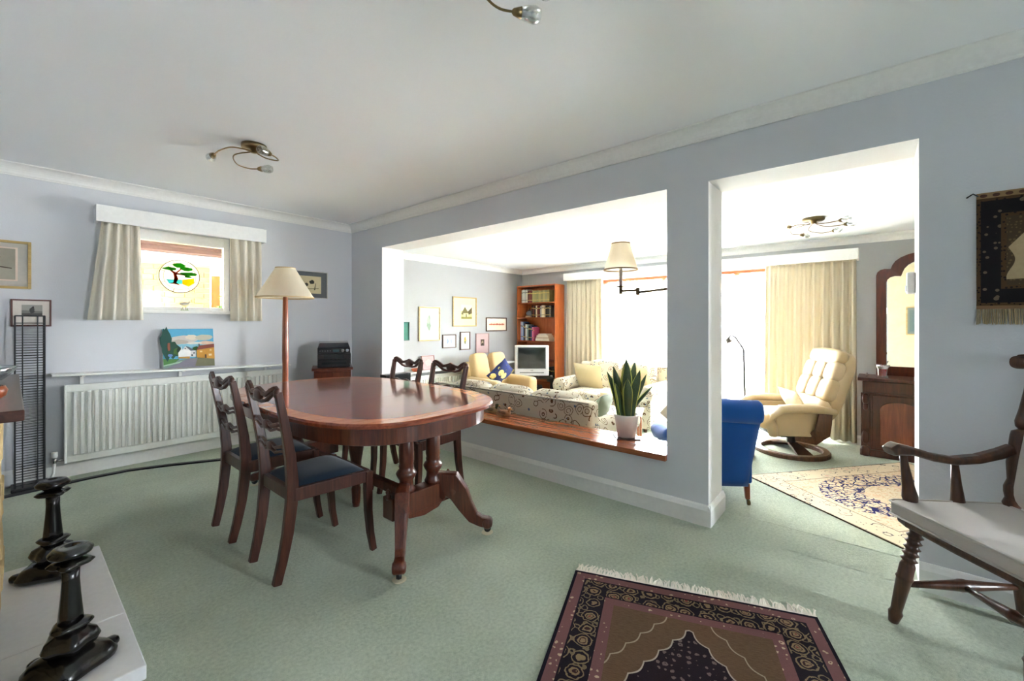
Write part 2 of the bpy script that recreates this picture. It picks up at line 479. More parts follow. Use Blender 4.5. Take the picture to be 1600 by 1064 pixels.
    def pillow(s, hx, hy, t, n=12):
        """square scatter cushion in the local xy plane, pinched at the corners."""
        for sg in (1, -1):
            def fn(u, w, sg=sg):
                a, b = 2 * u - 1, 2 * w - 1
                px = a * (1 - .07 * (1 - abs(b)) ** 0 * (1 - b * b) * abs(a)); py = b * (1 - .07 * (1 - a * a) * abs(b))
                h = t * ((1 - a ** 2) * (1 - b ** 2)) ** .5
                h += t * .10 * math.sin(9 * a + 5 * b) * (1 - a * a) * (1 - b * b)
                return (hx * px, hy * py, sg * h)
            o = len(s.f); s.grid(fn, n, n)
            if sg < 0: s.f[o:] = [f[::-1] for f in s.f[o:]]
        return s
    def xf(s, mat, start=0):
        s.v[start:] = [tuple(mat @ Vector(p)) for p in s.v[start:]]; return s

def rot(ax, deg): return Matrix.Rotation(R(deg), 4, ax)
def tr(x, y, z): return Matrix.Translation((x, y, z))

def obj(name, mb, mat, parent=None, bevel=0, seg=2, smooth=False, sub=0, mats=None, fmat=None):
    me = bpy.data.meshes.new(name)
    me.from_pydata(mb.v, [], mb.f); me.update()
    bm = bmesh.new(); bm.from_mesh(me)
    bmesh.ops.recalc_face_normals(bm, faces=bm.faces)
    bm.to_mesh(me); bm.free()
    if any(u != (0, 0) for u in mb.uv):
        ul = me.uv_layers.new(name='UVMap')
        for lp in me.loops: ul.data[lp.index].uv = mb.uv[lp.vertex_index]
    for m_ in (mats or [mat]): me.materials.append(m_)
    if fmat:
        for p in me.polygons: p.material_index = fmat(p)
    if smooth:
        for p in me.polygons: p.use_smooth = True
    o = bpy.data.objects.new(name, me)
    COL.objects.link(o)
    if parent is not None: o.parent = parent
    if bevel:
        b = o.modifiers.new('bevel', 'BEVEL'); b.width = bevel; b.segments = seg; b.limit_method = 'ANGLE'; b.angle_limit = R(35)
        if smooth: b.harden_normals = True
    if sub:
        b = o.modifiers.new('subsurf', 'SUBSURF'); b.levels = sub; b.render_levels = sub
    return o
def tag(o, label, cat, group=None):
    o['label'] = label; o['category'] = cat
    if group: o['group'] = group
    return o
def thing(name, label, cat, loc=(0, 0, 0), rz=0, group=None):
    o = bpy.data.objects.new(name, None); COL.objects.link(o)
    o.empty_display_size = .1
    o.location = loc; o.rotation_euler = (0, 0, R(rz))
    return tag(o, label, cat, group)
def struct(name, mb, mat, parent=None, **k):
    o = obj(name, mb, mat, parent, **k)
    if parent is None: o['kind'] = 'structure'
    return o
def dup(root, loc=None, rz=None, label=None):
    r = root.copy(); COL.objects.link(r)
    if loc is not None: r.location = loc
    if rz is not None: r.rotation_euler = (0, 0, R(rz))
    if label: r['label'] = label
    def rec(src, dst):
        for ch in list(src.children):
            c = ch.copy(); COL.objects.link(c); c.parent = dst; rec(ch, c)
    rec(root, r)
    return r
def slab_wall(mb, axis, d0, d1, u0, u1, z0, z1, holes):
    """wall of thickness d0..d1 with rectangular holes (u0,u1,z0,z1); axis 'x': plane x=const, u=y."""
    us = sorted({u0, u1, *[h[0] for h in holes], *[h[1] for h in holes]}); zs = sorted({z0, z1, *[h[2] for h in holes], *[h[3] for h in holes]})
    us = [u for u in us if u0 <= u <= u1]; zs = [z for z in zs if z0 <= z <= z1]
    for a, b in zip(us, us[1:]):
        run = None
        for c, d in zip(zs, zs[1:]):
            inside = any(h[0] <= (a + b) / 2 <= h[1] and h[2] <= (c + d) / 2 <= h[3] for h in holes)
            if inside: continue
            mb.box((d0, a, c), (d1, b, d)) if axis == 'x' else mb.box((a, d0, c), (b, d1, d))
    return mb

# ------------------------------------------------------------------ the setting
YL = -1.0                               # end wall of the living room
O1 = (1.012, 4.229, .340, 2.069)        # wide opening over the low wall (y0, y1, z0, z1)
O2 = (-.152, .762, -.30, 2.069)         # doorway opening
mb = MB().box((XL - .1, YF - .1, -.30), (XB, YA + .1, 0)).box((XB - .01, O2[0] - .0, -.30), (XB2, O2[1], 0))
fl0 = struct('floor', mb, M['carpet'])
obj('step_nosing', MB().tube([(XB2 + .002, O2[0] + .002, -.012), (XB2 + .002, O2[1] - .002, -.012)], .014, 12), M['carpet'], fl0, smooth=True)
mb = MB().box((XB2 - .005, YL - .1, Z0 - .12), (XF + .1, YC + .1, Z0))
struct('floor_living', mb, M['carpet'])
struct('ceiling', MB().box((XL - .1, YF - .1, H), (XB2, YA + .1, H + .1)), M['ceil'])
struct('ceiling_living', MB().box((XB2 - .02, YL - .1, HL), (XF + .25, YC + .25, HL + .12)), M['ceil'])
W1 = (.70, 1.455, 1.325, 2.075)
struct('wall_back', slab_wall(MB(), 'y', YA, YA + .30, XL - .1, XB2, -.3, H + .1, [W1]), M['wall'])
o = slab_wall(MB(), 'x', XB, XB2, YF - .1, YA + .02, -.3, H + .1, [O1, O2])
struct('wall_right', o, M['wall'], mats=[M['wall'], M['reveal'], M['mottle']], fmat=lambda p: 0 if p.center.x < XB + .001 else 2 if p.center.x > XB2 - .001 else 1)
struct('wall_left', MB().box((XL - .2, YF - .1, -.3), (XL, YA + .1, H + .1)), M['panel'])
# wall far behind the camera, with an unseen window added for fill light
WF = (2.26, 2.68, .4, 2.12)
struct('wall_front', slab_wall(MB(), 'y', YF - .25, YF, XL - .1, XB2, -.4, H + .1, [WF]), M['panel'])
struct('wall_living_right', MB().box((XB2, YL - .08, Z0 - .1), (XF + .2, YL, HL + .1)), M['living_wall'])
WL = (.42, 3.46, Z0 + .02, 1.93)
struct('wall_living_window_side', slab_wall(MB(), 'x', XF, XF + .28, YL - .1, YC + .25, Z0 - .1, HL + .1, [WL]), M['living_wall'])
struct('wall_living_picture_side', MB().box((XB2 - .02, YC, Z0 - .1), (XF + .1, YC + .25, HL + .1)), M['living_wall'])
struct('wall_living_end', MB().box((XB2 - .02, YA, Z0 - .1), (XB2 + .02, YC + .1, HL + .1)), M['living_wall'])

def cove(n, a, b, inward, z, s=.085, lip=.0):
    """coving from a to b (2D points on the wall), inward = unit 2D normal."""
    pr = [(0, 0), (s, 0), (s, -.008), (s - .012, -.010)] + [(s * .86 - s * .70 * math.sin(t), -.010 - (s * .72) * (1 - math.cos(t))) for t in [R(90) * i / 6 for i in range(7)]]
    pr += [(.010, -s * .90), (.010, -s), (0, -s)]
    mb = MB(); k = len(pr)
    for (x, y) in (a, b):
        for p, q in pr: mb.v.append((x + inward[0] * p, y + inward[1] * p, z + q)); mb.uv.append((0, 0))
    mb.f = [(j, (j + 1) % k, k + (j + 1) % k, k + j) for j in range(k)] + [tuple(range(k)), tuple(range(2 * k - 1, k - 1, -1))]
    return struct('trim_%d' % n, mb, M['trim'])
cove(1, (XL, YA), (XB, YA), (0, -1), H)
cove(2, (XB, YF), (XB, YA), (-1, 0), H)
cove(3, (XL, YF), (XL, YA), (1, 0), H)
cove(4, (XB2 + .02, YC), (XF, YC), (0, -1), HL)
cove(5, (XF, YL), (XF, YC), (-1, 0), HL)
def skirting(name, a, b, inward, z, h=.125, t=.018, mat=None):
    mb = MB(); pr = [(0, 0), (t, 0), (t, h - .03), (t * .55, h - .008), (t * .3, h), (0, h)]; k = len(pr)
    for (x, y) in (a, b):
        for p, q in pr: mb.v.append((x + inward[0] * p, y + inward[1] * p, z + q)); mb.uv.append((0, 0))
    mb.f = [(j, (j + 1) % k, k + (j + 1) % k, k + j) for j in range(k)] + [tuple(range(k)), tuple(range(2 * k - 1, k - 1, -1))]
    return struct(name, mb, M['trim'])
skirting('baseboard_back', (XL, YA), (XB, YA), (0, -1), 0)
skirting('baseboard_right', (XB, O2[1] - .0172), (XB, YA), (-1, 0), 0)
skirting('baseboard_right_end', (XB, YF), (XB, O2[0]), (-1, 0), 0)
skirting('baseboard_pier', (XB - .0174, O2[1]), (XB2 + .018, O2[1]), (0, -1), 0)
skirting('baseboard_living_window_side', (XF, YL), (XF, WL[0]), (-1, 0), Z0, .11)
skirting('baseboard_living_picture_side', (XB2 + .02, YC), (XF, YC), (0, -1), Z0, .11)

# wooden ledge on the low wall
tag(obj('window_ledge', MB().box((XB - .025, O1[0], .340), (XB2 + .025, O1[1], .378)), M['teak'], bevel=.004),
    'long brown wooden ledge capping the low wall of the wide opening', 'ledge')

# ---- dining window
wy = YA + .16
win = struct('window_1', MB().box((W1[0], wy, W1[2]), (W1[0] + .05, wy + .06, W1[3])).box((W1[1] - .05, wy, W1[2]), (W1[1], wy + .06, W1[3]))
       .box((W1[0] + .051, wy, W1[3] - .10), (W1[1] - .051, wy + .06, W1[3])).box((W1[0] + .051, wy, W1[2]), (W1[1] - .051, wy + .06, W1[2] + .045)), M['white'], bevel=.004)
struct('pane', MB().box((W1[0] + .04, wy + .025, W1[2] + .04), (W1[1] - .04, wy + .031, W1[3] - .09)), M['glass'], win)
struct('window_sill', MB().box((W1[0] - .02, YA - .035, W1[2] - .022), (W1[1] + .02, wy + .01, W1[2] + .008)), M['white'], win, bevel=.006)
fy_ = YF - .14
wf_ = struct('window_fill', MB().box((WF[0], fy_, WF[2]), (WF[0] + .04, fy_ + .05, WF[3])).box((WF[1] - .04, fy_, WF[2]), (WF[1], fy_ + .05, WF[3])).box((WF[0] + .041, fy_, WF[2]), (WF[1] - .041, fy_ + .05, WF[2] + .05)).box((WF[0] + .041, fy_, WF[3] - .05), (WF[1] - .041, fy_ + .05, WF[3])), M['white'], bevel=.004)  # added window, out of view, brightens the dining room from behind
struct('pane', MB().box((WF[0] + .03, fy_ + .022, WF[2] + .04), (WF[1] - .03, fy_ + .028, WF[3] - .04)), M['glass'], wf_)
# living room window: red brown frame, three lights
wx = XF + .10
mbw = MB().box((wx, WL[0], WL[3] - .06), (wx + .07, WL[1], WL[3])).box((wx, WL[0], WL[2]), (wx + .07, WL[1], WL[2] + .08))
ys = [WL[0], WL[0] + 1.02, WL[0] + 2.03, WL[1]]
for i, y in enumerate(ys):
    mbw.box((wx, y - (.0 if i == 0 else .06 if i == 3 else .03), WL[2] + .081), (wx + .07, y + (.06 if i == 0 else .0 if i == 3 else .03), WL[3] - .061))
wl = struct('window_2', mbw, M['teak'], bevel=.004)
for a, b in zip(ys, ys[1:]):
    struct('pane', MB().box((wx + .03, a + .03, WL[2] + .05), (wx + .036, b - .03, WL[3] - .04)), M['glass'], wl)
# red brown fascia showing under the pelmet
struct('trim_6', MB().box((XF - .02, WL[0] - .05, 1.872), (XF - .001, WL[1] + .05, 1.905)), M['teak'])

# ---- outside the dining window: neighbouring yellow brick wall with a tiled eave
by = 7.4
bw0 = struct('wall_neighbour', MB().box((-7.05, by + .02, -.35), (PY(329, 450, by).x, by + 1.56, 2.05)), M['mortar'])
bl, bh, gap = .215, .065, .010
bme = None
x_end = PY(329, 450, by).x - .01
row = 0
zz = 1.05
while zz < 1.98:
    xx = .35 - (.11 if row % 2 else 0)
    while xx < x_end - .02:
        L = min(bl, x_end - xx)
        if L > .06:
            if bme is None or abs(L - bl) > 1e-3:
                o = obj('brick', MB().box((0, 0, 0), (L, .02, bh)), M['brick'], bw0)
                if abs(L - bl) < 1e-3: bme = o.data
            else:
                o = bpy.data.objects.new('brick', bme); COL.objects.link(o); o.parent = bw0
            o.location = (xx, by + random.uniform(-.001, .004), zz)
        xx += bl + gap
    zz += bh + gap; row += 1
rf = struct('roof_neighbour', MB().box((-7.05, by - .28, 2.05), (2.45, by + 1.56, 2.10)).box((-7.05, by - .301, 2.04), (2.45, by - .281, 2.14)), M['trim'])
struct('roof_slope', MB().prism([(by - .30, 2.11), (by + .5, 2.11), (by + .5, 2.46)], -7.05, 2.45, 'yz'), M['rooftile'])
tl = None
for r_ in range(4):
    for i in range(16):
        m4 = Matrix.Translation((-.1 + i * .165 + (.08 if r_ % 2 else 0), by - .36 + r_ * .17, 2.14 + r_ * .10)) @ rot('X', 24)
        if tl is None:
            o = obj('roof_tile', MB().box((0, 0, 0), (.164, .24, .022)), M['rooftile'], rf); tl = o.data
        else:
            o = bpy.data.objects.new('roof_tile', tl); COL.objects.link(o); o.parent = rf
        o.matrix_local = m4
struct('roof_blocker', MB().box((-7, YA + .30, 2.50), (2.50, by + .36, 2.60)).box((2.50, YA + .30, 2.50), (6.58, 8.86, 2.60)), M['trim'])  # added cover over the passage, holds sky light off the brick wall
fn_ = thing('fence_blocker', 'added timber fence blocking daylight behind the green bush outside the small window', 'fence', (2.3, 8.95, -.35))  # added boards that close off the sky behind the bush
pk = None
for i in range(29):
    if pk is None: o = obj('board', MB().box((0, 0, 0), (.145, .02, 2.95)), M['teak'], fn_); pk = o.data
    else: o = bpy.data.objects.new('board', pk); COL.objects.link(o); o.parent = fn_
    o.location = (i * .15, 0 if i % 2 else .012, 0)
struct('wall_blocker', MB().box((-7.1, YA + .3, -.35), (-7, by + .5, 2.6)).box((-2.4, YA + .2, -.35), (XL - .1, YA + .3, 2.6)).box((6.59, YA + .3, -.35), (6.69, 9.0, 2.6)), M['mortar'])  # added unseen walls, shut most daylight out of the passage
g = struct('ground', MB().box((-14, YA + .32, -.6), (26, 24, -.35)).box((XF + .32, -14, -.6), (26, YA + .32, -.35)).box((-14, -16, -.6), (26, YF - .28, -.35)).box((XB2 + .05, YF - .28, -.6), (XF + .32, YL - .12, -.35)), plain((150, 146, 132), .9))

def leaf_cloud(name, label, c, rx, ry, rz, n, cols, size=.05):
    t = thing(name, label, 'bush', (c[0], c[1], -.35))
    mb = MB(); rnd = random.Random(3)
    for i in range(n):
        a, b = rnd.uniform(0, 2 * PI), math.acos(rnd.uniform(-1, 1)); k = rnd.uniform(.75, 1) 
        p = Vector((rx * k * math.sin(b) * math.cos(a), ry * k * math.sin(b) * math.sin(a), rz * k * math.cos(b) + c[2] + .35))
        q = Matrix.Translation(p) @ Matrix.Rotation(rnd.uniform(0, 6.3), 4, Vector((rnd.uniform(-1, 1), rnd.uniform(-1, 1), rnd.uniform(-1, 1))).normalized())
        s = size * rnd.uniform(.7, 1.4)
        mb.add([q @ Vector(v) for v in ((-s, 0, 0), (0, -s * .5, .0), (s, 0, 0), (0, s * .5, 0))], [(0, 1, 2, 3)])
    o = obj('foliage', mb, plain(cols, .6), t); o['kind'] = 'stuff'
    obj('trunk', MB().tube([(0, 0, 0), (0, 0, c[2] + .35)], .05, 8), M['oakdark'], t)
leaf_cloud('garden_hedge', 'green bush seen through the right end of the small window', (2.95, 8.1, 1.55), .75, .5, .75, 2200, (120, 168, 84), .055)

# ------------------------------------------------------------------ pictures (all hang on walls facing -y)
def art(name, w, h, polys, parent, y=0, step=.0004):
    """flat print in the local xz plane, polys = [(rgb, [(u,v)...])] with u,v in 0..1; later ones lie on top."""
    mb = MB(); ms, ids = [], []
    for i, (c, pts) in enumerate(polys):
        mt = plain(c, .75) if isinstance(c, tuple) else c
        if mt not in ms: ms.append(mt)
        ids.append(ms.index(mt))
        o = len(mb.v)
        mb.add([((p[0] - .5) * w, y - step * (i + 1), p[1] * h) for p in pts], [tuple(range(len(pts)))])
    me = bpy.data.meshes.new(name); me.from_pydata(mb.v, [], mb.f); me.update()
    for m_ in ms: me.materials.append(m_)
    for p, k in zip(me.polygons, ids): p.material_index = k
    ob = bpy.data.objects.new(name, me); COL.objects.link(ob); ob.parent = parent
    return ob
SQ = [(0, 0), (1, 0), (1, 1), (0, 1)]
def rect(a, b, c, d): return [(a, b), (c, b), (c, d), (a, d)]
def blob(cx, cy, rx, ry, n=12, wob=.18, seed=1):
    rn = random.Random(seed)
    return [(cx + rx * (1 + rn.uniform(-wob, wob)) * math.cos(2 * PI * i / n), cy + ry * (1 + rn.uniform(-wob, wob)) * math.sin(2 * PI * i / n)) for i in range(n)]
def picture(name, label, x0, x1, z0, z1, yw, fmat, fw, mount, inner, polys, depth=.02, lean=0, group=None):
    """framed picture: inner = (u0,v0,u1,v1) window of the print inside the mount."""
    w, h = x1 - x0, z1 - z0
    t = thing(name, label, 'picture', ((x0 + x1) / 2, yw - .002, z0), group=group)
    if lean: t.rotation_euler = (R(lean), 0, 0)
    mb = MB()
    mb.box((-w / 2, -depth, 0), (-w / 2 + fw, 0, h)).box((w / 2 - fw, -depth, 0), (w / 2, 0, h)).box((-w / 2 + fw, -depth, 0), (w / 2 - fw, 0, fw)).box((-w / 2 + fw, -depth, h - fw), (w / 2 - fw, 0, h))
    obj('frame', mb, fmat, t, bevel=.002)
    obj('mount', MB().box((-w / 2 + fw * .8, -depth * .45, fw * .8), (w / 2 - fw * .8, -.001, h - fw * .8)), plain(mount, .8), t)
    pr = art('print', w * (inner[2] - inner[0]), h * (inner[3] - inner[1]), polys, t, y=-depth * .45)
    pr.location = (w * ((inner[0] + inner[2]) / 2 - .5), 0, h * inner[1])
    obj('glazing', MB().box((-w / 2 + fw * .8, -depth * .78, fw * .8), (w / 2 - fw * .8, -depth * .72, h - fw * .8)), M['pglass'], t)
    return t

gold = wood('gilt_frame', (150, 122, 66), (186, 158, 96), (206, 182, 124), 0, .4, .1)
brownf = plain((92, 66, 48), .4); redf = plain((98, 52, 42), .4); greyf = plain((170, 166, 160), .4)
a0, a1 = PY(0, 374, YA - .02), PY(49, 452, YA - .02)
picture('framed_picture', 'gilt framed print of birds on a branch, left edge of the back wall', -.32, a1.x, a1.z, a0.z, YA, gold, .018,
        (196, 190, 180), (.16, .16, .84, .86), [((226, 206, 190), SQ), ((170, 164, 148), rect(.04, .04, .96, .96)),
        ((90, 80, 66), [(.1, .3), (.5, .42), (.9, .36), (.9, .39), (.5, .46), (.1, .34)]), ((110, 98, 80), [(.5, .44), (.7, .7), (.72, .7), (.54, .44)]), ((72, 66, 60), blob(.62, .56, .07, .05)), ((72, 66, 60), blob(.36, .60, .05, .04, seed=4))])
a0, a1 = PY(16.5, 467, YA - .02), PY(80.5, 510, YA - .02)
picture('framed_picture', 'thin dark red framed black and white etching behind the wire rack', a0.x, a1.x, a1.z, a0.z, YA, redf, .010,
        (224, 216, 208), (.26, .40, .77, .80), [((120, 118, 114), SQ), ((160, 158, 152), [(0, .5), (1, .42), (1, 1), (0, 1)]), ((60, 58, 56), blob(.5, .5, .12, .3)), ((80, 78, 74), rect(0, .08, 1, .22)), ((40, 38, 38), blob(.55, .78, .05, .09))])
a0, a1 = PY(455, 421, YA - .02), PY(512, 467, YA - .02)
picture('framed_picture', 'slim framed oriental painting in a wide grey mount behind the floor lamp shade', a0.x, a1.x, a1.z, a0.z, YA, plain((206, 204, 198), .3), .008,
        (112, 116, 118), (.14, .18, .82, .82), [((222, 210, 170), SQ), ((120, 110, 80), [(.1, .2), (.9, .28), (.9, .32), (.1, .25)]), ((60, 58, 48), blob(.62, .66, .10, .12)), ((80, 78, 60), blob(.4, .5, .08, .1, seed=3)), ((96, 92, 66), [(.2, .2), (.3, .6), (.32, .6), (.26, .2)]), ((96, 92, 66), [(.7, .2), (.76, .6), (.78, .6), (.75, .2)])])

# ---- radiator, shelf over it, and the unframed village canvas
def radiator(name, label, loc, L, hgt, pitch=.0405, dep=.055):
    t = thing(name, label, 'radiator', loc)
    prof = []; n = int((L - .05) / pitch); x = (L - n * pitch) / 2
    for i in range(n):
        for q, d in ((0, 0), (.18, 0), (.30, .017), (.70, .017), (.82, 0)): prof.append((x + (i + q) * pitch, -dep - d))
    prof = [(0.012, -dep)] + prof + [(L - .012, -dep)]
    poly = prof + [(L - .012, -dep + .004), (.012, -dep + .004)]
    mb = MB(); k = len(prof)
    for z in (.055, .062, hgt - .062, hgt - .055):
        flat = z in (.055, hgt - .055)
        for x, y in prof: mb.v.append((x, -dep if flat else y, z)); mb.uv.append((0, 0))
    mb.f = [(r_ * k + i, r_ * k + i + 1, (r_ + 1) * k + i + 1, (r_ + 1) * k + i) for r_ in range(3) for i in range(k - 1)]
    obj('convector_panel', mb, M['rad'], t)
    obj('top_rail', MB().box((.004, -dep, hgt - .056), (L - .004, -.035, hgt)), M['rad'], t, bevel=.006)
    obj('bottom_rail', MB().box((.004, -dep, 0), (L - .004, -.035, .056)), M['rad'], t, bevel=.006)
    for x in (0, L - .012): obj('side_panel', MB().box((x, -dep - .008, 0.002), (x + .012, -.01, hgt - .002)), M['rad'], t, bevel=.003)
    obj('back_panel', MB().box((.012, -.035, .02), (L - .012, -.02, hgt - .02)), M['rad'], t)
    for x in (L * .15, L * .85): obj('wall_bracket', MB().box((x, -.021, .1), (x + .03, 0, hgt - .1)), M['chrome'], t)
    return t
rz0 = .118
rad = radiator('radiator', 'long white ribbed radiator under the window on the back wall', (PY(98, 650, 4.80).x + .008, YA - .015, rz0), 1.62, .612)
obj('valve', MB().tube([(.0, -.045, .03), (-.05, -.045, .03)], .009, 8).tube([(-.05, -.045, .015), (-.05, -.045, .06)], .012, 8), M['chrome'], rad, smooth=True)
obj('valve_cap', MB().lathe([(.016, .058), (.018, .065), (.017, .10), (.012, .104)], (-.05, -.045, 0), 12), M['white'], rad)
obj('pipe', MB().tube([(-.05, -.045, .016), (-.055, -.04, -.06), (-.075, -.035, -.118)], .008, 8), M['white'], rad, smooth=True)
sh = thing('radiator_shelf', 'narrow white shelf on brackets above the long dining room radiator', 'shelf', (.0, YA, 0))
s0, s1 = .20, 1.93
mb = MB().box((s0, -.17, -.016), (s1, -.001, .0)); mb.xf(tr(0, 0, .832) @ rot('Y', 1.55))
obj('board', mb, M['white'], sh, bevel=.003)
for x in (.36, 1.0, 1.72):
    zt = .832 - (x) * math.tan(R(1.55)) - .017
    obj('bracket', MB().box((x, -.15, zt - .012), (x + .022, -.002, zt)).box((x, -.022, zt - .10), (x + .022, -.002, zt)), M['white'], sh)
a0, a1 = PY(256, 513, 4.80), PY(337.5, 574, 4.76)
cv = thing('canvas_painting', 'unframed colourful village street painting leaning on the white shelf', 'painting', ((a0.x + a1.x) / 2, YA - .085, .832 - 1.08 * math.tan(R(1.55)) + .009))
cv.rotation_euler = (R(-9), 0, 0)
cw, chh = .385, .355
obj('canvas', MB().box((-cw / 2, 0, 0), (cw / 2, .018, chh)), plain((226, 222, 212), .8), cv)
art('painted_scene', cw, chh, [((96, 176, 212), SQ), ((140, 200, 218), rect(0, .35, 1, .66)),
    ((206, 198, 192), blob(.40, .72, .28, .11, 16, .12, 2)), ((186, 176, 166), blob(.30, .66, .20, .06, 12, .15, 3)), ((226, 214, 196), blob(.55, .78, .12, .07, 12, .15, 9)),
    ((196, 190, 170), blob(.80, .76, .18, .08, 14, .15, 5)), ((222, 190, 166), blob(.84, .62, .16, .05, 12, .12, 6)), ((228, 222, 214), blob(.60, .62, .16, .03, 12, .12, 7)),
    ((120, 140, 134), [(0, 0), (1, 0), (1, .22), (.62, .24), (.3, .2), (0, .22)]), ((128, 124, 136), [(.05, 0), (.95, 0), (.66, .2), (.5, .23), (.36, .16)]), ((118, 118, 92), [(.6, .02), (1, .0), (1, .22), (.66, .24)]),
    ((78, 128, 66), [(0, .08), (.22, .14), (.3, .22), (0, .24)]), ((160, 190, 160), [(0, .05), (.3, .12), (.36, .17), (.2, .13), (0, .085)]),
    ((36, 82, 74), blob(.06, .62, .1, .40, 18, .22, 11)), ((44, 84, 66), blob(.18, .46, .14, .2, 16, .2, 12)), ((74, 110, 52), blob(.27, .42, .08, .1, 12, .2, 13)), ((140, 84, 66), blob(.11, .54, .03, .12, 8, .2, 14)), ((96, 130, 190), blob(.13, .32, .04, .05, 8, .2, 15)),
    ((40, 66, 52), blob(.3, .45, .05, .08, 10, .2, 16)), ((52, 96, 44), blob(.62, .48, .06, .05, 10, .2, 17)),
    ((236, 236, 234), [(.28, .27), (.52, .27), (.52, .44), (.42, .545), (.36, .45), (.345, .56), (.33, .46), (.28, .38)]), ((186, 140, 72), [(.28, .23), (.5, .22), (.5, .275), (.28, .27)]),
    ((94, 104, 116), [(.42, .545), (.48, .53), (.60, .43), (.52, .42)]), ((206, 206, 206), [(.52, .26), (.62, .26), (.62, .43), (.52, .42)]), ((84, 92, 96), rect(.53, .28, .56, .33)), ((84, 92, 96), rect(.57, .34, .6, .38)), ((60, 66, 70), rect(.405, .47, .425, .5)),
    ((204, 148, 60), [(.635, .24), (1, .18), (1, .50), (.635, .43)]), ((140, 76, 62), [(.63, .43), (.69, .55), (1, .585), (1, .49), (.78, .46)]), ((92, 82, 78), rect(.68, .54, .70, .60)), ((226, 196, 136), rect(.70, .37, .75, .41)), ((226, 206, 160), rect(.88, .27, .94, .32)), ((226, 196, 136), rect(.90, .40, .94, .44)), ((70, 52, 40), rect(.80, .215, .83, .31)),
    ], cv)

# ---- dining window dressing
def pelmet(name, label, p0, p1, zt, zb, axis, wallc, dep):
    t = thing(name, label, 'pelmet', (0, 0, 0))
    if axis == 'y':
        obj('front_board', MB().box((p0, wallc - dep, zb), (p1, wallc - dep + .018, zt)), M['white'], t, bevel=.002)
        for x in (p0, p1 - .018): obj('end_board', MB().box((x, wallc - dep + .018, zb), (x + .018, wallc, zt)), M['white'], t)
        obj('top_board', MB().box((p0 + .018, wallc - dep + .018, zt - .018), (p1 - .018, wallc, zt)), M['white'], t)
    else:
        obj('front_board', MB().box((wallc - dep, p0, zb), (wallc - dep + .018, p1, zt)), M['white'], t, bevel=.002)
        for y in (p0, p1 - .018): obj('end_board', MB().box((wallc - dep + .018, y, zb), (wallc, y + .018, zt)), M['white'], t)
        obj('top_board', MB().box((wallc - dep + .018, p0 + .018, zt - .018), (wallc, p1 - .018, zt)), M['white'], t)
    return t
pelmet('pelmet', 'short white box pelmet above the small dining room window', .442, 1.695, 2.170, 2.036, 'y', YA, .15)
def curtain(name, label, top, bot, zt, zb, mat, folds, axis='y', c=0, amp=.022, thick=.004, nu=None, cat='curtain', group=None):
    """gathered curtain between two pairs of edge positions; hangs in the plane axis = c."""
    t = thing(name, label, cat, ((top[0] + top[1]) / 2, c, zb) if axis == 'y' else (c, (top[0] + top[1]) / 2, zb), group=group)
    mid = (top[0] + top[1]) / 2; hgt = zt - zb
    nu = nu or folds * 10
    rn = random.Random(int(mid * 100)); ph = [rn.uniform(-.25, .25) for _ in range(folds + 2)]
    def fn(u, w):
        e0 = bot[0] + (top[0] - bot[0]) * w; e1 = bot[1] + (top[1] - bot[1]) * w
        p = e0 + (e1 - e0) * u - mid
        k = u * folds
        a = amp * (.55 + .45 * (1 - w) + .2 * math.sin(5 * u + 1)) * math.sin(2 * PI * k + ph[int(k) % len(ph)] * math.sin(3 * w))
        a += amp * .3 * math.sin(4 * PI * k + 1.3 + w * 2)
        z = hgt * w
        return (p, a, z) if axis == 'y' else (-a, p, z)
    mb = MB().grid(fn, nu, 14)
    o = obj('drape', mb, mat, t, smooth=True)
    sd = o.modifiers.new('thickness', 'SOLIDIFY'); sd.thickness = thick
    # gathered heading tape
    mb = MB().grid(lambda u, w: (lambda p: (p[0], p[1] * 1.0, hgt - .035 + .033 * w) if axis == 'y' else (p[0], p[1], hgt - .035 + .033 * w))((lambda q: (q[0], q[1] - .004, q[2]) if axis == 'y' else (q[0] - .004, q[1], q[2]))(fn(u, 1))), nu, 1)
    obj('heading', mb, mat, t, smooth=True)
    return t
curtain('curtain', 'cream curtain hanging left of the small window, flaring at its hem', (.478, .715), (.395, .738), 2.05, 1.243, M['curtain'], 4, 'y', YA - .095, .03)
curtain('curtain', 'cream curtain hanging right of the small window, above the lamp shade', (1.385, 1.665), (1.392, 1.672), 2.05, 1.236, M['curtain'], 4, 'y', YA - .095, .03)

# stained glass roundel hanging in the window
rc = PY(281, 432, wy - .03)
sg = thing('stained_glass_roundel', 'round stained glass panel of a windswept pine hanging in the window', 'ornament', (rc.x, wy - .03, rc.z - .155))
rr = .155
obj('lead_rim', MB().tube([(rr * math.cos(a), 0, rr + rr * math.sin(a)) for a in [2 * PI * i / 40 for i in range(40)]], .0035, 6, up=(0, 1, 0), closed=True), M['blackmetal'], sg, smooth=True)
def sglass(name, rgb):
    n = NT(name); tl = n.n.new('ShaderNodeBsdfTranslucent'); tl.inputs[0].default_value = (*lin(*rgb), 1)
    tp = n.n.new('ShaderNodeBsdfTransparent'); tp.inputs[0].default_value = (*lin(*rgb), 1)
    mx = n.n.new('ShaderNodeMixShader'); mx.inputs[0].default_value = .6
    n.l.new(tl.outputs[0], mx.inputs[1]); n.l.new(tp.outputs[0], mx.inputs[2]); n.l.new(mx.outputs[0], n.out.inputs[0]); return n.m
G = {k: sglass('stained_glass_' + k, c) for k, c in dict(green=(70, 160, 60), brown=(150, 60, 40), blue=(110, 200, 210), yellow=(240, 200, 60), clear=(246, 246, 244), dark=(60, 50, 44)).items()}
circ = lambda r_: [(.5 + r_ * math.cos(2 * PI * i / 40), .5 + r_ * math.sin(2 * PI * i / 40)) for i in range(40)]
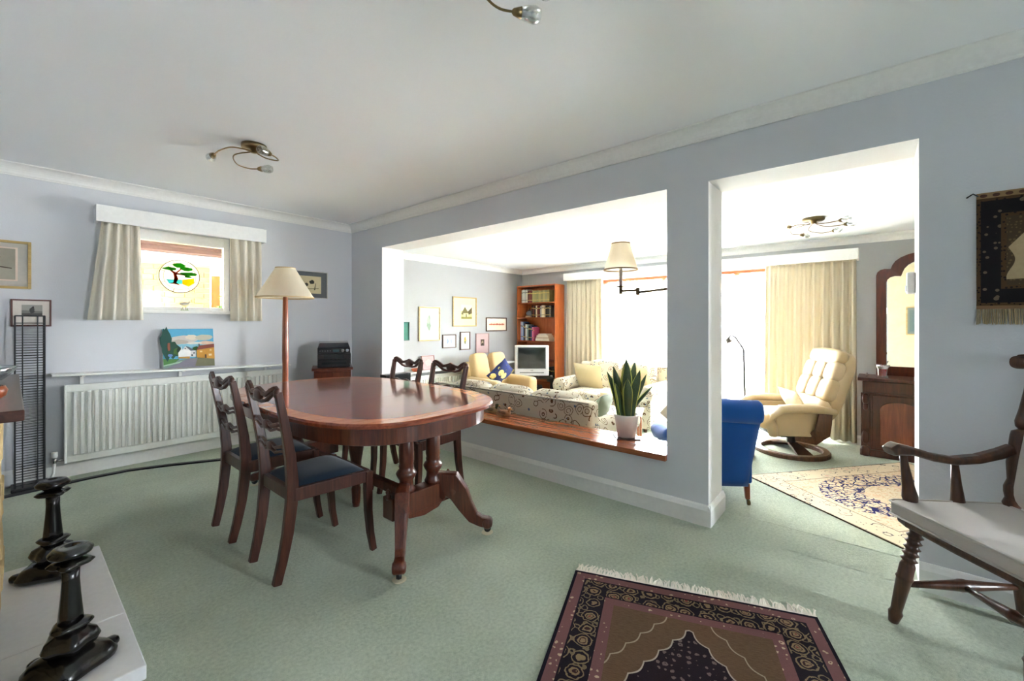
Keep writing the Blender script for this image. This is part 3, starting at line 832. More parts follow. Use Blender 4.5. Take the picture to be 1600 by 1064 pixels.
glass_bits = [('clear', circ(.495)), ('blue', [(.16, .40), (.56, .40), (.56, .27), (.24, .27)]), ('yellow', [(.56, .40), (.86, .47), (.86, .32), (.72, .20), (.56, .27)]),
    ('brown', [(.24, .27), (.34, .31), (.36, .45), (.34, .58), (.24, .68), (.26, .70), (.38, .63), (.40, .62), (.52, .74), (.55, .73), (.44, .6), (.60, .58), (.70, .50), (.68, .49), (.58, .54), (.42, .55), (.46, .42), (.42, .31), (.52, .22), (.38, .26)]),
    ('green', blob(.48, .84, .16, .07, 10, .2, 2)), ('green', blob(.26, .72, .17, .055, 10, .2, 3)), ('green', blob(.66, .74, .17, .06, 10, .2, 4)), ('green', blob(.72, .58, .21, .06, 10, .2, 5)), ('green', blob(.70, .50, .10, .03, 8, .2, 6))]
for k, pts in glass_bits:
    i = glass_bits.index((k, pts))
    mb = MB().prism([((p[0] - .5) * 2 * rr, p[1] * 2 * rr) for p in pts], -.0006 * i - .001, -.0006 * i, 'xz')
    obj('glass_piece', mb, G[k], sg)
for a in (20, 65, 110, 160, 205, 250, 300, 340):
    ca, sa = math.cos(R(a)), math.sin(R(a))
    obj('lead_strip', MB().tube([(rr * .80 * ca, -.006, rr + rr * .80 * sa), (rr * ca, -.006, rr + rr * sa)], .0018, 5), M['blackmetal'], sg)
obj('hanging_cord', MB().tube([(-.07, 0, rr * 1.9), (0, .0, rr * 2.6), (.07, 0, rr * 1.9)], .0012, 5), M['blackmetal'], sg)
obj('lead_circle', MB().tube([(rr * .8 * math.cos(a), -.006, rr + rr * .8 * math.sin(a)) for a in [2 * PI * i / 40 for i in range(40)]], .0016, 5, up=(0, 1, 0), closed=True), M['blackmetal'], sg)
# wading bird ornament on the sill
bp = PY(288, 480, YA + .02)
bd = thing('bird_ornament', 'small wading bird ornament standing on the window sill', 'ornament', (bp.x, YA + .02, W1[2] + .0085))
obj('body', MB().pad((0, 0, .062), .036, .014, .017, .9, .9, 14, 10), plain((188, 186, 176), .4), bd, smooth=True)
obj('neck', MB().tube([(.026, 0, .068), (.042, 0, .082), (.040, 0, .096), (.048, 0, .104)], [.008, .006, .005, .006], 8), plain((176, 172, 166), .4), bd, smooth=True)
obj('beak', MB().tube([(.05, 0, .104), (.058, 0, .09), (.060, 0, .072)], [.004, .003, .001], 6), plain((120, 104, 80), .4), bd, smooth=True)
for x in (-.008, .014): obj('leg', MB().tube([(x, 0, .052), (x - .003, 0, .025), (x, 0, .0)], .0028, 6), plain((110, 128, 84), .5), bd)
obj('grass_base', MB().box((-.026, -.014, 0), (.03, .014, .004)).prism([(-.024, .004), (-.018, .004), (-.024, .028)], -.002, .002).prism([(.018, .004), (.026, .004), (.026, .03)], -.002, .002), plain((140, 160, 96), .6), bd)

# ---- hi-fi on its cabinet in the corner
cb = thing('hifi_cabinet', 'small reddish wooden cabinet in the corner under the black hi-fi', 'cabinet', (2.27, 4.50, 0), -26)
obj('body', MB().box((-.18, -.17, .04), (.18, .17, .72)), M['mahog'], cb, bevel=.003)
obj('top', MB().box((-.20, -.19, .72), (.20, .175, .745)), M['mahog'], cb, bevel=.004)
obj('plinth', MB().box((-.19, -.18, 0), (.19, .172, .04)), M['mahog'], cb)
for x in (-.09, .09):
    d_ = obj('door', MB().box((x - .086, -.183, .06), (x + .086, -.17, .70)), M['mahog'], cb, bevel=.003)
    obj('knob', MB().lathe([(.004, 0), (.010, .006), (.008, .014), (.001, .016)], (0, 0, 0), 10, frm=tr(x + (.08 if x < 0 else -.08), -.182, .4) @ rot('X', 90)), M['brass'], d_, smooth=True)
hf = thing('hifi_system', 'black stacked hi-fi with smoked lid on the corner cabinet', 'hi-fi', (2.285, 4.50, .7455), -26)
for i, (z0_, z1_) in enumerate(((0.006, .085), (.087, .145), (.147, .208))):
    u_ = obj('unit', MB().box((-.16, -.15, z0_), (.16, .15, z1_)), M['black'], hf, bevel=.003)
    if i == 2:
        for x in (.085, .13): obj('dial', MB().lathe([(.016, 0), (.016, .010), (.013, .012)], (0, 0, 0), 14, frm=tr(x, -.15, .178) @ rot('X', 90)), M['chrome'], u_)
        for k in range(5): obj('button', MB().box((-.14 + k * .024, -.154, .172), (-.128 + k * .024, -.15, .182)), M['chrome'], u_)
        obj('display', MB().box((-.01, -.153, .165), (.05, -.15, .190)), plain((70, 90, 96), .2), u_)
    if i == 1: obj('cassette_slot', MB().box((-.10, -.153, z0_ + .012), (.10, -.15, z1_ - .01)), plain((44, 46, 50), .2), u_)
    if i == 0: obj('disc_tray', MB().box((-.12, -.153, .034), (.12, -.15, .056)), plain((40, 46, 48), .2), u_)
lid = MB().add([(-.158, -.145, .210), (.158, -.145, .210), (.158, .145, .210), (-.158, .145, .210), (-.140, -.07, .258), (.140, -.07, .258), (.150, .14, .270), (-.150, .14, .270)],
      [(0, 3, 2, 1), (4, 5, 6, 7), (0, 1, 5, 4), (1, 2, 6, 5), (2, 3, 7, 6), (3, 0, 4, 7)])
obj('lid', lid, plain((38, 42, 50), .15, 0, .5), hf, bevel=.004)
obj('aerial', MB().tube([(-.04, .155, .1), (-.04, .16, .38)], .0015, 5), M['white'], hf)
obj('cable', MB().tube([(.162, .10, .17), (.175, .09, .12), (.172, .06, .03), (.178, .04, .006)], .004, 6), M['black'], hf, smooth=True)

# ---- floor lamp
fl = thing('floor_lamp', 'floor lamp with wooden pole and cream coolie shade beyond the dining table', 'lamp', (1.605, 4.05, 0))
obj('base', MB().lathe([(.16, 0), (.165, .012), (.15, .028), (.06, .038), (.03, .06), (.024, .08)], n=28), M['lampwood'], fl, smooth=True)
obj('pole', MB().lathe([(.020, .07), (.024, .14), (.026, .5), (.024, .84), (.027, .90), (.026, 1.1), (.021, 1.44), (.016, 1.46)], n=16), M['lampwood'], fl, smooth=True)
obj('lamp_shade', MB().lathe([(.235, 1.445), (.235, 1.4455), (.080, 1.712)], n=40, caps=False), M['shade'], fl, smooth=True)
obj('shade_trim', MB().lathe([(.2375, 1.440), (.2375, 1.452), (.232, 1.452), (.232, 1.440), (.2375, 1.440)], n=40, caps=False), plain((206, 182, 140), .8), fl)
obj('shade_trim', MB().lathe([(.083, 1.706), (.083, 1.716), (.078, 1.716), (.078, 1.706), (.083, 1.706)], n=30, caps=False), plain((206, 182, 140), .8), fl)
obj('bulb_holder', MB().lathe([(.014, 1.45), (.016, 1.50), (.012, 1.54), (.026, 1.60), (.020, 1.64), (0, 1.655)], n=14), plain((236, 232, 220), .4), fl, smooth=True)
obj('shade_ring', MB().tube([(-.082, 0, 1.69), (.082, 0, 1.69)], .002, 5).tube([(0, 0, 1.54), (0, 0, 1.69)], .002, 5), M['brass'], fl)

# ---- flat black cable strip across the floor
mb = MB(); pts = [PZ(6, 778, 0), PZ(60, 766, 0), PZ(100, 757, 0), PZ(140, 748, 0), PZ(200, 736, 0), PZ(270, 727, 0), PZ(345, 719, 0), (1.55, 4.20, 0), (1.62, 4.03, 0)]
mb.bar([(p[0], p[1], .006) for p in pts], .045, .012)
tag(obj('cable_cover', mb, M['black']), 'flat black cable strip curving across the carpet below the radiator', 'cable')

# ---- wire CD racks
def cd_rack(name, label, loc, nd, w=.145):
    t = thing(name, label, 'rack', loc)
    hgt, d = 1.27, .15
    obj('base', MB().box((-w / 2 - .02, -d / 2 - .02, 0), (w / 2 + .02, d / 2 + .02, .022)), M['blackmetal'], t, bevel=.004)
    for x in (-w / 2, w / 2):
        for y in (-d / 2, d / 2): obj('upright', MB().tube([(x, y, .02), (x, y, hgt)], .0045, 6), M['blackmetal'], t)
    for x in (-w / 2 + .036, w / 2 - .036): obj('inner_upright', MB().tube([(x, -d / 2 - .002, .02), (x, -d / 2 - .002, hgt)], .0035, 6), M['blackmetal'], t)
    obj('top_loop', MB().tube([(-w / 2, -d / 2, hgt), (w / 2, -d / 2, hgt), (w / 2, d / 2, hgt), (-w / 2, d / 2, hgt)], .004, 6, closed=True), M['blackmetal'], t)
    wm = None
    for i in range(nd):
        z = .05 + i * (hgt - .08) / nd
        if wm is None:
            mb = MB().tube([(-w / 2, d / 2, 0), (-w / 2, -d / 2, -.008)], .0019, 5).tube([(w / 2, d / 2, 0), (w / 2, -d / 2, -.008)], .0019, 5).tube([(-w / 2, -d / 2, -.008), (w / 2, -d / 2, -.008)], .0019, 5).tube([(-w / 2, d / 2, 0), (w / 2, d / 2, 0)], .0019, 5)
            o = obj('shelf_wire', mb, M['blackmetal'], t); wm = o.data
        else:
            o = bpy.data.objects.new('shelf_wire', wm); COL.objects.link(o); o.parent = t
        o.location = (0, 0, z)
    return t
cd_rack('cd_rack', 'empty black wire CD tower standing left of the radiator', (.092, 4.785, 0), 62)
rk = cd_rack('cd_rack', 'black wire CD tower partly filled, at the left edge behind the mantel', (-.155, 4.785, 0), 62)
cds = [(150, 40, 44), (220, 214, 206), (40, 60, 50), (230, 230, 226), (96, 40, 60), (60, 96, 70), (210, 200, 190), (36, 40, 52), (30, 30, 34), (222, 222, 220), (150, 36, 40), (204, 206, 210), (70, 76, 90), (30, 32, 40), (24, 26, 30)]
nm = ['dark red', 'off white', 'dark green', 'white', 'plum', 'green', 'beige', 'ink blue', 'black', 'pale', 'red', 'silver grey', 'slate', 'midnight', 'charcoal']
pos = ['topmost', 'second', 'third', 'fourth', 'fifth', 'sixth', 'seventh', 'eighth', 'ninth', 'tenth', 'eleventh', 'twelfth', 'thirteenth', 'fourteenth', 'fifteenth']
for i, c in enumerate(cds):
    k = 60 - int(i * 1.6)
    z = .05 + k * (1.27 - .08) / 62 + .002
    t = thing('cd_case', '%s CD case, %s from the top in the left edge wire rack' % (nm[i], pos[i]) if i else 'dark red CD case, topmost in the left edge wire rack', 'CD', (-.155, 4.785, z + .0015), group='CDs in the wire rack')
    mb = MB().box((-.066, -.070, 0), (.066, .068, .010)); mb.xf(rot('X', 3.05))
    obj('case', mb, plain(c, .3), t)
    mb = MB().box((-.066, -.0715, .001), (.066, -.070, .009)); mb.xf(rot('X', 3.05))
    obj('spine_label', mb, plain(tuple(min(255, q + 18) for q in c), .4), t)

# ------------------------------------------------------------------ fireplace at the left edge
fp = thing('fireplace', 'rough cream stone fireplace surround at the left edge of the picture', 'fireplace', (0, 0, 0))
FY0, FY1, FXF = 1.78, 3.14, -.028
obj('core', MB().box((XL + .002, FY0 + .03, .051), (FXF - .04, 2.14, .93)).box((XL + .002, 2.74, .051), (FXF - .04, FY1 - .03, .93)).box((XL + .002, 2.14, .63), (FXF - .04, 2.74, .93)), M['mortar'], fp)
obj('firebox', MB().box((XL + .004, 2.14, .051), (XL + .02, 2.74, .63)), M['black'], fp)
rn = random.Random(5)
z = .052
while z < .92:
    hh = min(rn.uniform(.09, .15), .93 - z)
    y = FY0
    while y < FY1 - .01:
        L = min(rn.uniform(.16, .34), FY1 - y)
        if FY1 - (y + L) < .08: L = FY1 - y
        ya, yb = y + .004, y + L - .004
        for (sa, sb) in (((ya, yb),) if z > .62 else tuple((max(ya, q0), min(yb, q1)) for q0, q1 in ((FY0, 2.14), (2.74, FY1)))):
            if sb - sa > .03:
                mb = MB().box((XL + .01, sa, z + .004), (FXF + rn.uniform(-.006, .008), sb, z + hh - .004))
                mb.v = [(p[0] + rn.uniform(-.004, .004), p[1] + rn.uniform(-.004, .004), p[2] + rn.uniform(-.002, .002)) for p in mb.v]
                obj('stone', mb, M['stone'], fp, bevel=.010)
        y += L
    z += hh
tag(obj('mantel_shelf', MB().box((XL + .001, 1.86, .938), (.026, 3.19, .970)), M['mantel'], bevel=.003), 'dark wooden mantel shelf on the stone fireplace', 'shelf')
hs = thing('hearth', 'low white painted hearth of two slabs under the black candlesticks', 'hearth', (0, 0, 0))
for a, b in ((1.90, 2.309), (2.312, 3.11)):
    obj('slab', MB().box((XL + .001, a, .0), (.302, b, .050)), plain((228, 228, 230), .6), hs, bevel=.004)
# bits on the mantel
gb = thing('glass_dish', 'cut glass dish on the far end of the mantel shelf', 'dish', (-.085, 2.86, .9705))
obj('bowl', MB().lathe([(.045, 0), (.06, .004), (.09, .035), (.105, .062), (.100, .062), (.085, .037), (.05, .010), (0, .008)], n=24, lobes=12, amp=.04), M['thickglass'], gb, smooth=True)
obj('foot', MB().lathe([(.05, -.0003), (.05, .004), (.04, .006)], n=20), M['thickglass'], gb)
wb = thing('wooden_bowl', 'little turned wooden pot at the near end of the mantel shelf', 'bowl', (-.045, 2.18, .9705))
obj('pot', MB().lathe([(.022, 0), (.036, .012), (.040, .030), (.034, .044), (.030, .044), (.034, .030), (.028, .014), (0, .010)], n=18), M['lampwood'], wb, smooth=True)
obj('contents', MB().pad((0, 0, .042), .026, .026, .012, .9, .9, 12, 8), plain((40, 44, 56), .4), wb, smooth=True)
cdl = thing('pillar_candle', 'tall cream candle beside the glass dish on the mantel', 'candle', (-.075, 2.60, .9705))
obj('wax', MB().lathe([(.028, 0), (.028, .15), (.024, .155), (0, .150)], n=16), plain((240, 224, 170), .5), cdl, smooth=True)
obj('wick', MB().tube([(0, 0, .148), (0, 0, .165)], .0012, 5), M['black'], cdl)

# ---- ebony candlesticks on the hearth
def candlestick(name, label, loc, rz, s=1.0):
    t = thing(name, label, 'candlestick', loc, rz)
    E_ = M['ebony']
    obj('base', MB().lathe([(.094 * s, 0), (.106 * s, .008 * s), (.108 * s, .022 * s), (.090 * s, .046 * s), (.060 * s, .060 * s), (.038 * s, .064 * s)], n=40, lobes=4, amp=.10), E_, t, smooth=True)
    obj('knop', MB().lathe([(.040 * s, .062 * s), (.060 * s, .072 * s), (.069 * s, .092 * s), (.060 * s, .114 * s), (.040 * s, .126 * s), (.036 * s, .130 * s)], n=40, lobes=5, amp=.10), E_, t, smooth=True)
    obj('collar', MB().lathe([(.034 * s, .128 * s), (.046 * s, .140 * s), (.052 * s, .147 * s), (.044 * s, .154 * s), (.030 * s, .160 * s)], n=36, lobes=3, amp=.12), E_, t, smooth=True)
    obj('shaft', MB().lathe([(.033 * s, .155 * s), (.030 * s, .19 * s), (.025 * s, .25 * s), (.022 * s, .30 * s), (.023 * s, .345 * s)], n=24, lobes=8, amp=.02), E_, t, smooth=True)
    obj('neck_ring', MB().lathe([(.024 * s, .338 * s), (.044 * s, .346 * s), (.052 * s, .355 * s), (.042 * s, .364 * s), (.022 * s, .368 * s)], n=36, lobes=4, amp=.18), E_, t, smooth=True)
    obj('drip_pan', MB().lathe([(.024 * s, .366 * s), (.036 * s, .376 * s), (.054 * s, .386 * s), (.057 * s, .396 * s), (.044 * s, .410 * s), (.016 * s, .414 * s), (.014 * s, .406 * s), (0, .404 * s)], n=36), E_, t, smooth=True)
    for k, a in enumerate((30, 150, 270)):
        mb = MB().pad((.100 * s, 0, .016 * s), .030 * s, .022 * s, .0155 * s, .7, .7, 12, 8); mb.xf(rot('Z', a))
        obj('foot', mb, E_, t, smooth=True)
    return t
candlestick('candlestick', 'black turned candlestick at the far end of the white hearth', (.128, 2.93, .0505), 20, 1.06)
candlestick('candlestick', 'large black turned candlestick nearest the camera on the hearth', (.132, 2.08, .0505), -15, 1.0)

# ------------------------------------------------------------------ dining table
TX, TY, TZ = 1.492, 2.635, .750
dt = thing('dining_table', 'long oval mahogany dining table with crossbanded top on turned pedestals', 'table', (TX, TY, 0))
def sup(a, b, n_, N=72):
    out = []
    for i in range(N):
        t_ = 2 * PI * i / N; c, s_ = math.cos(t_), math.sin(t_)
        out.append((a * math.copysign(abs(c) ** (2 / n_), c), b * math.copysign(abs(s_) ** (2 / n_), s_)))
    return out
TA, TB, TN = .602, .962, 3.2
outer = sup(TA, TB, TN)
mb = MB()
for (k, z) in ((.985, TZ - .030), (1.0, TZ - .024), (1.0, TZ - .010), (.992, TZ - .001), (.988, TZ)):
    for x, y in outer: mb.v.append((x * k if k > .99 else x - math.copysign((1 - k) * TA, x), y * k if k > .99 else y - math.copysign((1 - k) * TA, y), z)); mb.uv.append((0, 0))
N = len(outer)
mb.f = [(i * N + j, i * N + (j + 1) % N, (i + 1) * N + (j + 1) % N, (i + 1) * N + j) for i in range(4) for j in range(N)] + [tuple(range(N - 1, -1, -1))]
obj('table_edge', mb, M['edge'], dt)
# top surface: crossband ring and the darker field, cut in three leaves
def clip_poly(poly, y0, y1):
    def cl(ps, keep, yv):
        out = []
        for i, p in enumerate(ps):
            q = ps[(i + 1) % len(ps)]
            if keep(p[1]): out.append(p)
            if keep(p[1]) != keep(q[1]):
                t_ = (yv - p[1]) / (q[1] - p[1]); out.append((p[0] + (q[0] - p[0]) * t_, yv))
        return out
    return cl(cl(poly, lambda v: v >= y0, y0), lambda v: v <= y1, y1)
inn = sup(TA - .095, TB - .095, TN)
big = sup(TA - .007, TB - .007, TN)
for (y0_, y1_) in ((-2, -.275), (-.273, .273), (.275, 2)):
    lf = obj('leaf', MB().prism(clip_poly(big, y0_, y1_), TZ - .006, TZ + .0004, 'xy'), M['band'], dt)
    obj('veneer_field', MB().prism(clip_poly(inn, y0_, y1_), TZ, TZ + .0009, 'xy'), M['mahog_x'], lf)
ap = sup(TA - .05, TB - .05, TN)
mb = MB()
for (o_, z) in ((.0, TZ - .028), (.0, TZ - .115), (-.012, TZ - .12), (-.03, TZ - .12), (-.03, TZ - .028)):
    for x, y in sup(TA - .05 + o_, TB - .05 + o_, TN): mb.v.append((x, y, z)); mb.uv.append((0, 0))
mb.f = [(i * N + j, i * N + (j + 1) % N, (i + 1) * N + (j + 1) % N, (i + 1) * N + j) for i in range(4) for j in range(N)]
obj('apron', mb, M['mahog'], dt, smooth=False)
def colprof(z0_, z1_, k=1.0):
    P_ = [(0, .052), (.03, .060), (.06, .052), (.09, .046), (.15, .044), (.20, .060), (.24, .068), (.27, .060), (.30, .046), (.33, .050), (.36, .046), (.40, .051), (.80, .046), (.83, .038), (.86, .048), (.89, .038), (.92, .046), (.96, .040), (1, .046)]
    return [(r * k, z0_ + (z1_ - z0_) * t_) for t_, r in P_]
for sgn in (-1, 1):
    py = sgn * .685
    for x in (-.092, .092):
        cl_ = obj('column', MB().lathe(colprof(.30, TZ - .03, .82), (x, py, 0), 18), M['mahog'], dt, smooth=True)
    bb = obj('pedestal_block', MB().box((-.21, py - .045, .185), (.21, py + .045, .30)), M['mahog'], dt, bevel=.006)
    obj('block_arch', MB().prism([(-.13, .19), (-.10, .165), (0, .150), (.10, .165), (.13, .19)], py - .04, py + .04, 'xz'), M['mahog'], bb)
    for x in (-.215, .215):
        obj('turned_finial', MB().lathe([(.010, .29), (.016, .30), (.018, .31), (.010, .318), (.014, .33), (.004, .345)], (x * .96, py, 0), 10), M['mahog'], bb, smooth=True)
    obj('cross_rail', MB().box((-.34, py - .06, TZ - .09), (.34, py + .06, TZ - .032)), M['mahog'], dt)
    for sx in (-1, 1):
        a = Vector((sx * .11, py - sgn * .0, 0)); b = Vector((sx * .31, py + sgn * .245, 0)); d = b - a
        P_ = [(0.0, .245), (.12, .285), (.30, .285), (.44, .235), (.56, .160), (.70, .095), (.84, .072), (.95, .066), (1.0, .052)]
        S_ = [(.034, .066), (.036, .072), (.036, .066), (.032, .052), (.028, .040), (.025, .031), (.024, .026), (.027, .026), (.022, .022)]
        lg = obj('leg', MB().sweep([a + d * t_ + Vector((0, 0, z_)) for t_, z_ in P_], [(-1, -1), (-.7, -1.1), (.7, -1.1), (1, -1), (1, 1), (.55, 1.1), (-.55, 1.1), (-1, 1)], S_), M['mahog'], dt, smooth=False, bevel=.006)
        p1 = a + d * .30; p2 = a + d * .96; nrm = Vector((-d.y, d.x, 0)).normalized()
        obj('carved_scroll', MB().lathe([(.001, -.034), (.022, -.032), (.030, -.024), (.030, .024), (.022, .032), (.001, .034)], n=14, frm=Matrix.Translation(p2 + Vector((0, 0, .062))) @ nrm.to_track_quat('Z', 'Y').to_matrix().to_4x4()), M['mahog'], lg, smooth=True)
        obj('carved_scroll', MB().lathe([(.001, -.036), (.030, -.034), (.040, -.026), (.040, .026), (.030, .034), (.001, .036)], n=16, frm=Matrix.Translation(p1 + Vector((0, 0, .255))) @ nrm.to_track_quat('Z', 'Y').to_matrix().to_4x4()), M['mahog'], lg, smooth=True)
        obj('castor', MB().lathe([(.001, -.012), (.018, -.012), (.021, 0), (.018, .012), (.001, .012)], n=14, frm=Matrix.Translation(p2 + Vector((0, 0, .0285))) @ nrm.to_track_quat('Z', 'Y').to_matrix().to_4x4()), M['blackmetal'], lg, smooth=True)
        obj('castor_cup', MB().lathe([(.03, .0008), (.034, .006), (.028, .007)], (b.x - .01 * sx, b.y - sgn * .01, 0), 16), plain((214, 206, 176), .5), lg)
obj('long_stretcher', MB().box((-.025, -.64, .20), (.025, .64, .255)), M['mahog'], dt, bevel=.005)
obj('centre_leg', MB().lathe([(.022, 0), (.026, .03), (.030, .12), (.024, .14), (.036, .16), (.026, .18), (.036, .20), (.030, .24), (.034, .30), (.050, .40), (.054, .43), (.040, .46), (.032, .48), (.040, .50), (.040, TZ - .10)], (0, .0, 0), 18), M['mahog'], dt, smooth=True)
obj('centre_bearer', MB().box((-.5, -.06, TZ - .10), (.5, .06, TZ - .032)), M['mahog'], dt)

# ------------------------------------------------------------------ dining chairs
def dining_chair(label, loc, rz):
    t = thing('dining_chair', label, 'chair', loc, rz, 'mahogany dining chairs')
    W_ = M['chair']
    for s in (-1, 1):
        P_ = [(.150, -.235, 0), (.154, -.212, .10), (.158, -.190, .22), (.163, -.175, .36), (.166, -.172, .46), (.170, -.182, .58), (.176, -.202, .70), (.183, -.226, .82), (.187, -.243, .90)]
        obj('rear_leg', MB().bar([(s * x, y, z) for x, y, z in P_], .030, .040, up=(0, 1, 0), scales=[(1, .95), (1, 1.05), (1, 1.2), (1, 1.3), (1.05, 1.3), (1.05, 1.15), (1, 1.0), (.95, .85), (.9, .75)]), W_, t, bevel=.004)
        obj('front_leg', MB().bar([(s * .208, .232, 0), (s * .208, .213, .10), (s * .206, .202, .22), (s * .205, .200, .34), (s * .205, .202, .43)], .034, .036, up=(0, 1, 0), scales=[.85, .92, 1, 1.08, 1.1]), W_, t, bevel=.004)
        obj('side_rail', MB().bar([(s * .170, -.165, .405), (s * .205, .20, .405)], .024, .062), W_, t, bevel=.003)
    obj('front_rail', MB().box((-.20, .19, .374), (.20, .214, .436)), W_, t, bevel=.003)
    obj('rear_rail', MB().box((-.16, -.185, .374), (.16, -.160, .436)), W_, t, bevel=.003)
    # drop-in seat
    def sf(u, w):
        a, b = 2 * u - 1, 2 * w - 1
        hw = .158 + (.196 - .158) * (b + 1) / 2
        return (a * hw, .018 + b * .178, .432 + .036 * ((1 - a ** 4) * (1 - b ** 4)) ** .6)
    mb = MB().grid(sf, 14, 14)
    mb.add([(-.158, -.16, .425), (.158, -.16, .425), (.196, .196, .425), (-.196, .196, .425), (-.158, -.16, .433), (.158, -.16, .433), (.196, .196, .433), (-.196, .196, .433)], [(0, 3, 2, 1), (0, 1, 5, 4), (1, 2, 6, 5), (2, 3, 7, 6), (3, 0, 4, 7)])
    obj('seat', mb, M['navy'], t, smooth=True)
    # pierced wavy top rail
    def yb(x): return -.243 - .016 * (1 - (x / .19) ** 2)
    def wave(x, off):
        q = abs(x) / .19
        return .905 + .010 * math.cos(q * PI * 2) - .030 * math.sin(q * PI) ** 2 * 0 + off
    up = [(-.188, .905), (-.165, .918), (-.13, .905), (-.09, .882), (-.05, .887), (0, .903), (.05, .887), (.09, .882), (.13, .905), (.165, .918), (.188, .905)]
    lo = [(-.186, .885), (-.165, .898), (-.13, .880), (-.09, .856), (-.05, .848), (0, .850), (.05, .848), (.09, .856), (.13, .880), (.165, .898), (.186, .885)]
    tr_ = obj('top_rail', MB().bar([(x, yb(x), z) for x, z in up], .020, .022, up=(0, 0, 1)).bar([(x, yb(x), z) for x, z in lo], .020, .016, up=(0, 0, 1)), W_, t, bevel=.004)
    obj('carved_centre', MB().pad((0, yb(0) - .001, .876), .052, .014, .028, .8, .8, 16, 10), W_, tr_, smooth=True)
    for s in (-1, 1): obj('ear', MB().pad((s * .180, yb(.18), .896), .020, .013, .026, .7, .7, 12, 8), W_, tr_, smooth=True)
    for zc, yy in ((.725, -.211), (.615, -.191)):
        u2 = [(-.172, zc + .012), (-.12, zc + .016), (-.06, zc + .002), (0, zc + .016), (.06, zc + .002), (.12, zc + .016), (.172, zc + .012)]
        sp = obj('splat', MB().bar([(x, yy - .014 * (1 - (x / .175) ** 2), z) for x, z in u2], .016, .015, up=(0, 0, 1)).bar([(x, yy - .014 * (1 - (x / .175) ** 2), z - .026 + .006 * abs(x) / .17) for x, z in u2], .016, .013, up=(0, 0, 1)), W_, t, bevel=.003)
        obj('carved_centre', MB().pad((0, yy - .015, zc), .040, .011, .022, .8, .8, 14, 8), W_, sp, smooth=True)
    return t
c0 = dining_chair('dark mahogany dining chair nearest the camera on the left of the table', (1.035, 2.268, 0), -90)
dup(c0, (1.030, 2.868, 0), -90, 'dark mahogany dining chair on the left of the table, nearer the radiator')
dup(c0, (1.935, 2.485, 0), 90, 'dark mahogany dining chair across the table, nearer the plant on the ledge')
dup(c0, (1.935, 3.015, 0), 90, 'dark mahogany dining chair across the table, farther from the plant')

# ------------------------------------------------------------------ ceiling lights
def ceiling_light(name, label, centre, zc, arms, disc=.075, drop=.055):
    """arms are pixel paths on a plane just under the ceiling, from the plate outwards."""
    c_ = PZ(centre[0], centre[1], zc)
    t = thing(name, label, 'ceiling light', (c_.x, c_.y, zc), 0)
    obj('ceiling_plate', MB().lathe([(disc, 0), (disc, -.022), (disc * .9, -.028), (disc * .3, -.030), (disc * .28, -.05), (.0, -.052)], n=28), M['brass'], t, smooth=True)
    for path in arms:
        raw = [Vector((0, 0, -.042))] + [PZ(u, v, zc - drop) - Vector((c_.x, c_.y, zc)) for u, v in path]
        pts = []
        for i in range(len(raw) - 1):      # Catmull-Rom
            p0, p1, p2, p3 = raw[max(i - 1, 0)], raw[i], raw[i + 1], raw[min(i + 2, len(raw) - 1)]
            for k in range(5):
                q = k / 5
                pts.append(.5 * ((2 * p1) + (p2 - p0) * q + (2 * p0 - 5 * p1 + 4 * p2 - p3) * q * q + (3 * p1 - p0 - 3 * p2 + p3) * q ** 3))
        pts.append(raw[-1])
        ar = obj('arm', MB().tube(pts, .0045, 8), M['brass'], t, smooth=True)
        e = Vector(pts[-1]); dr = (Vector(pts[-1]) - Vector(pts[-3])).normalized()
        fr = Matrix.Translation(e) @ dr.to_track_quat('Z', 'Y').to_matrix().to_4x4()
        obj('lamp_holder', MB().lathe([(.006, 0), (.012, .006), (.021, .034), (.018, .034), (.0, .02)], n=16, frm=fr), M['brass'], ar, smooth=True)
        obj('glass_shade', MB().lathe([(.020, .032), (.027, .060), (.030, .085), (.022, .105), (.020, .105), (.027, .085), (.024, .060), (.018, .034)], n=18, frm=fr), M['thickglass'], ar, smooth=True)
        obj('bulb', MB().lathe([(.007, .03), (.008, .06), (.004, .07), (0, .072)], n=10, frm=fr), plain((232, 232, 230), .3), ar, smooth=True)
    return t
ceiling_light('ceiling_light', 'antique brass three arm ceiling light above the dining table', (397, 227), H, [[(365, 230), (345, 234), (335, 241)], [(366, 242), (370, 256), (388, 263), (402, 264)], [(415, 247), (434, 251), (431, 246), (424, 242)]])
ceiling_light('ceiling_light', 'antique brass ceiling light cut off at the top edge of the picture', (800, -95), H, [[(748, -60), (748, -22), (765, 2), (782, 14), (800, 18)], [(850, -100), (880, -75), (870, -45)], [(800, -130), (760, -150), (720, -130)]])
ceiling_light('ceiling_light', 'five arm brass ceiling light on the living room ceiling', (1271, 341), HL, [[(1262, 351), (1250, 351), (1237, 354)], [(1250, 354), (1236, 360), (1238, 366), (1250, 367)], [(1263, 359), (1272, 363), (1286, 364), (1300, 361)], [(1285, 353), (1305, 353), (1318, 351)], [(1285, 349), (1300, 347), (1310, 345)]], .09, .05)

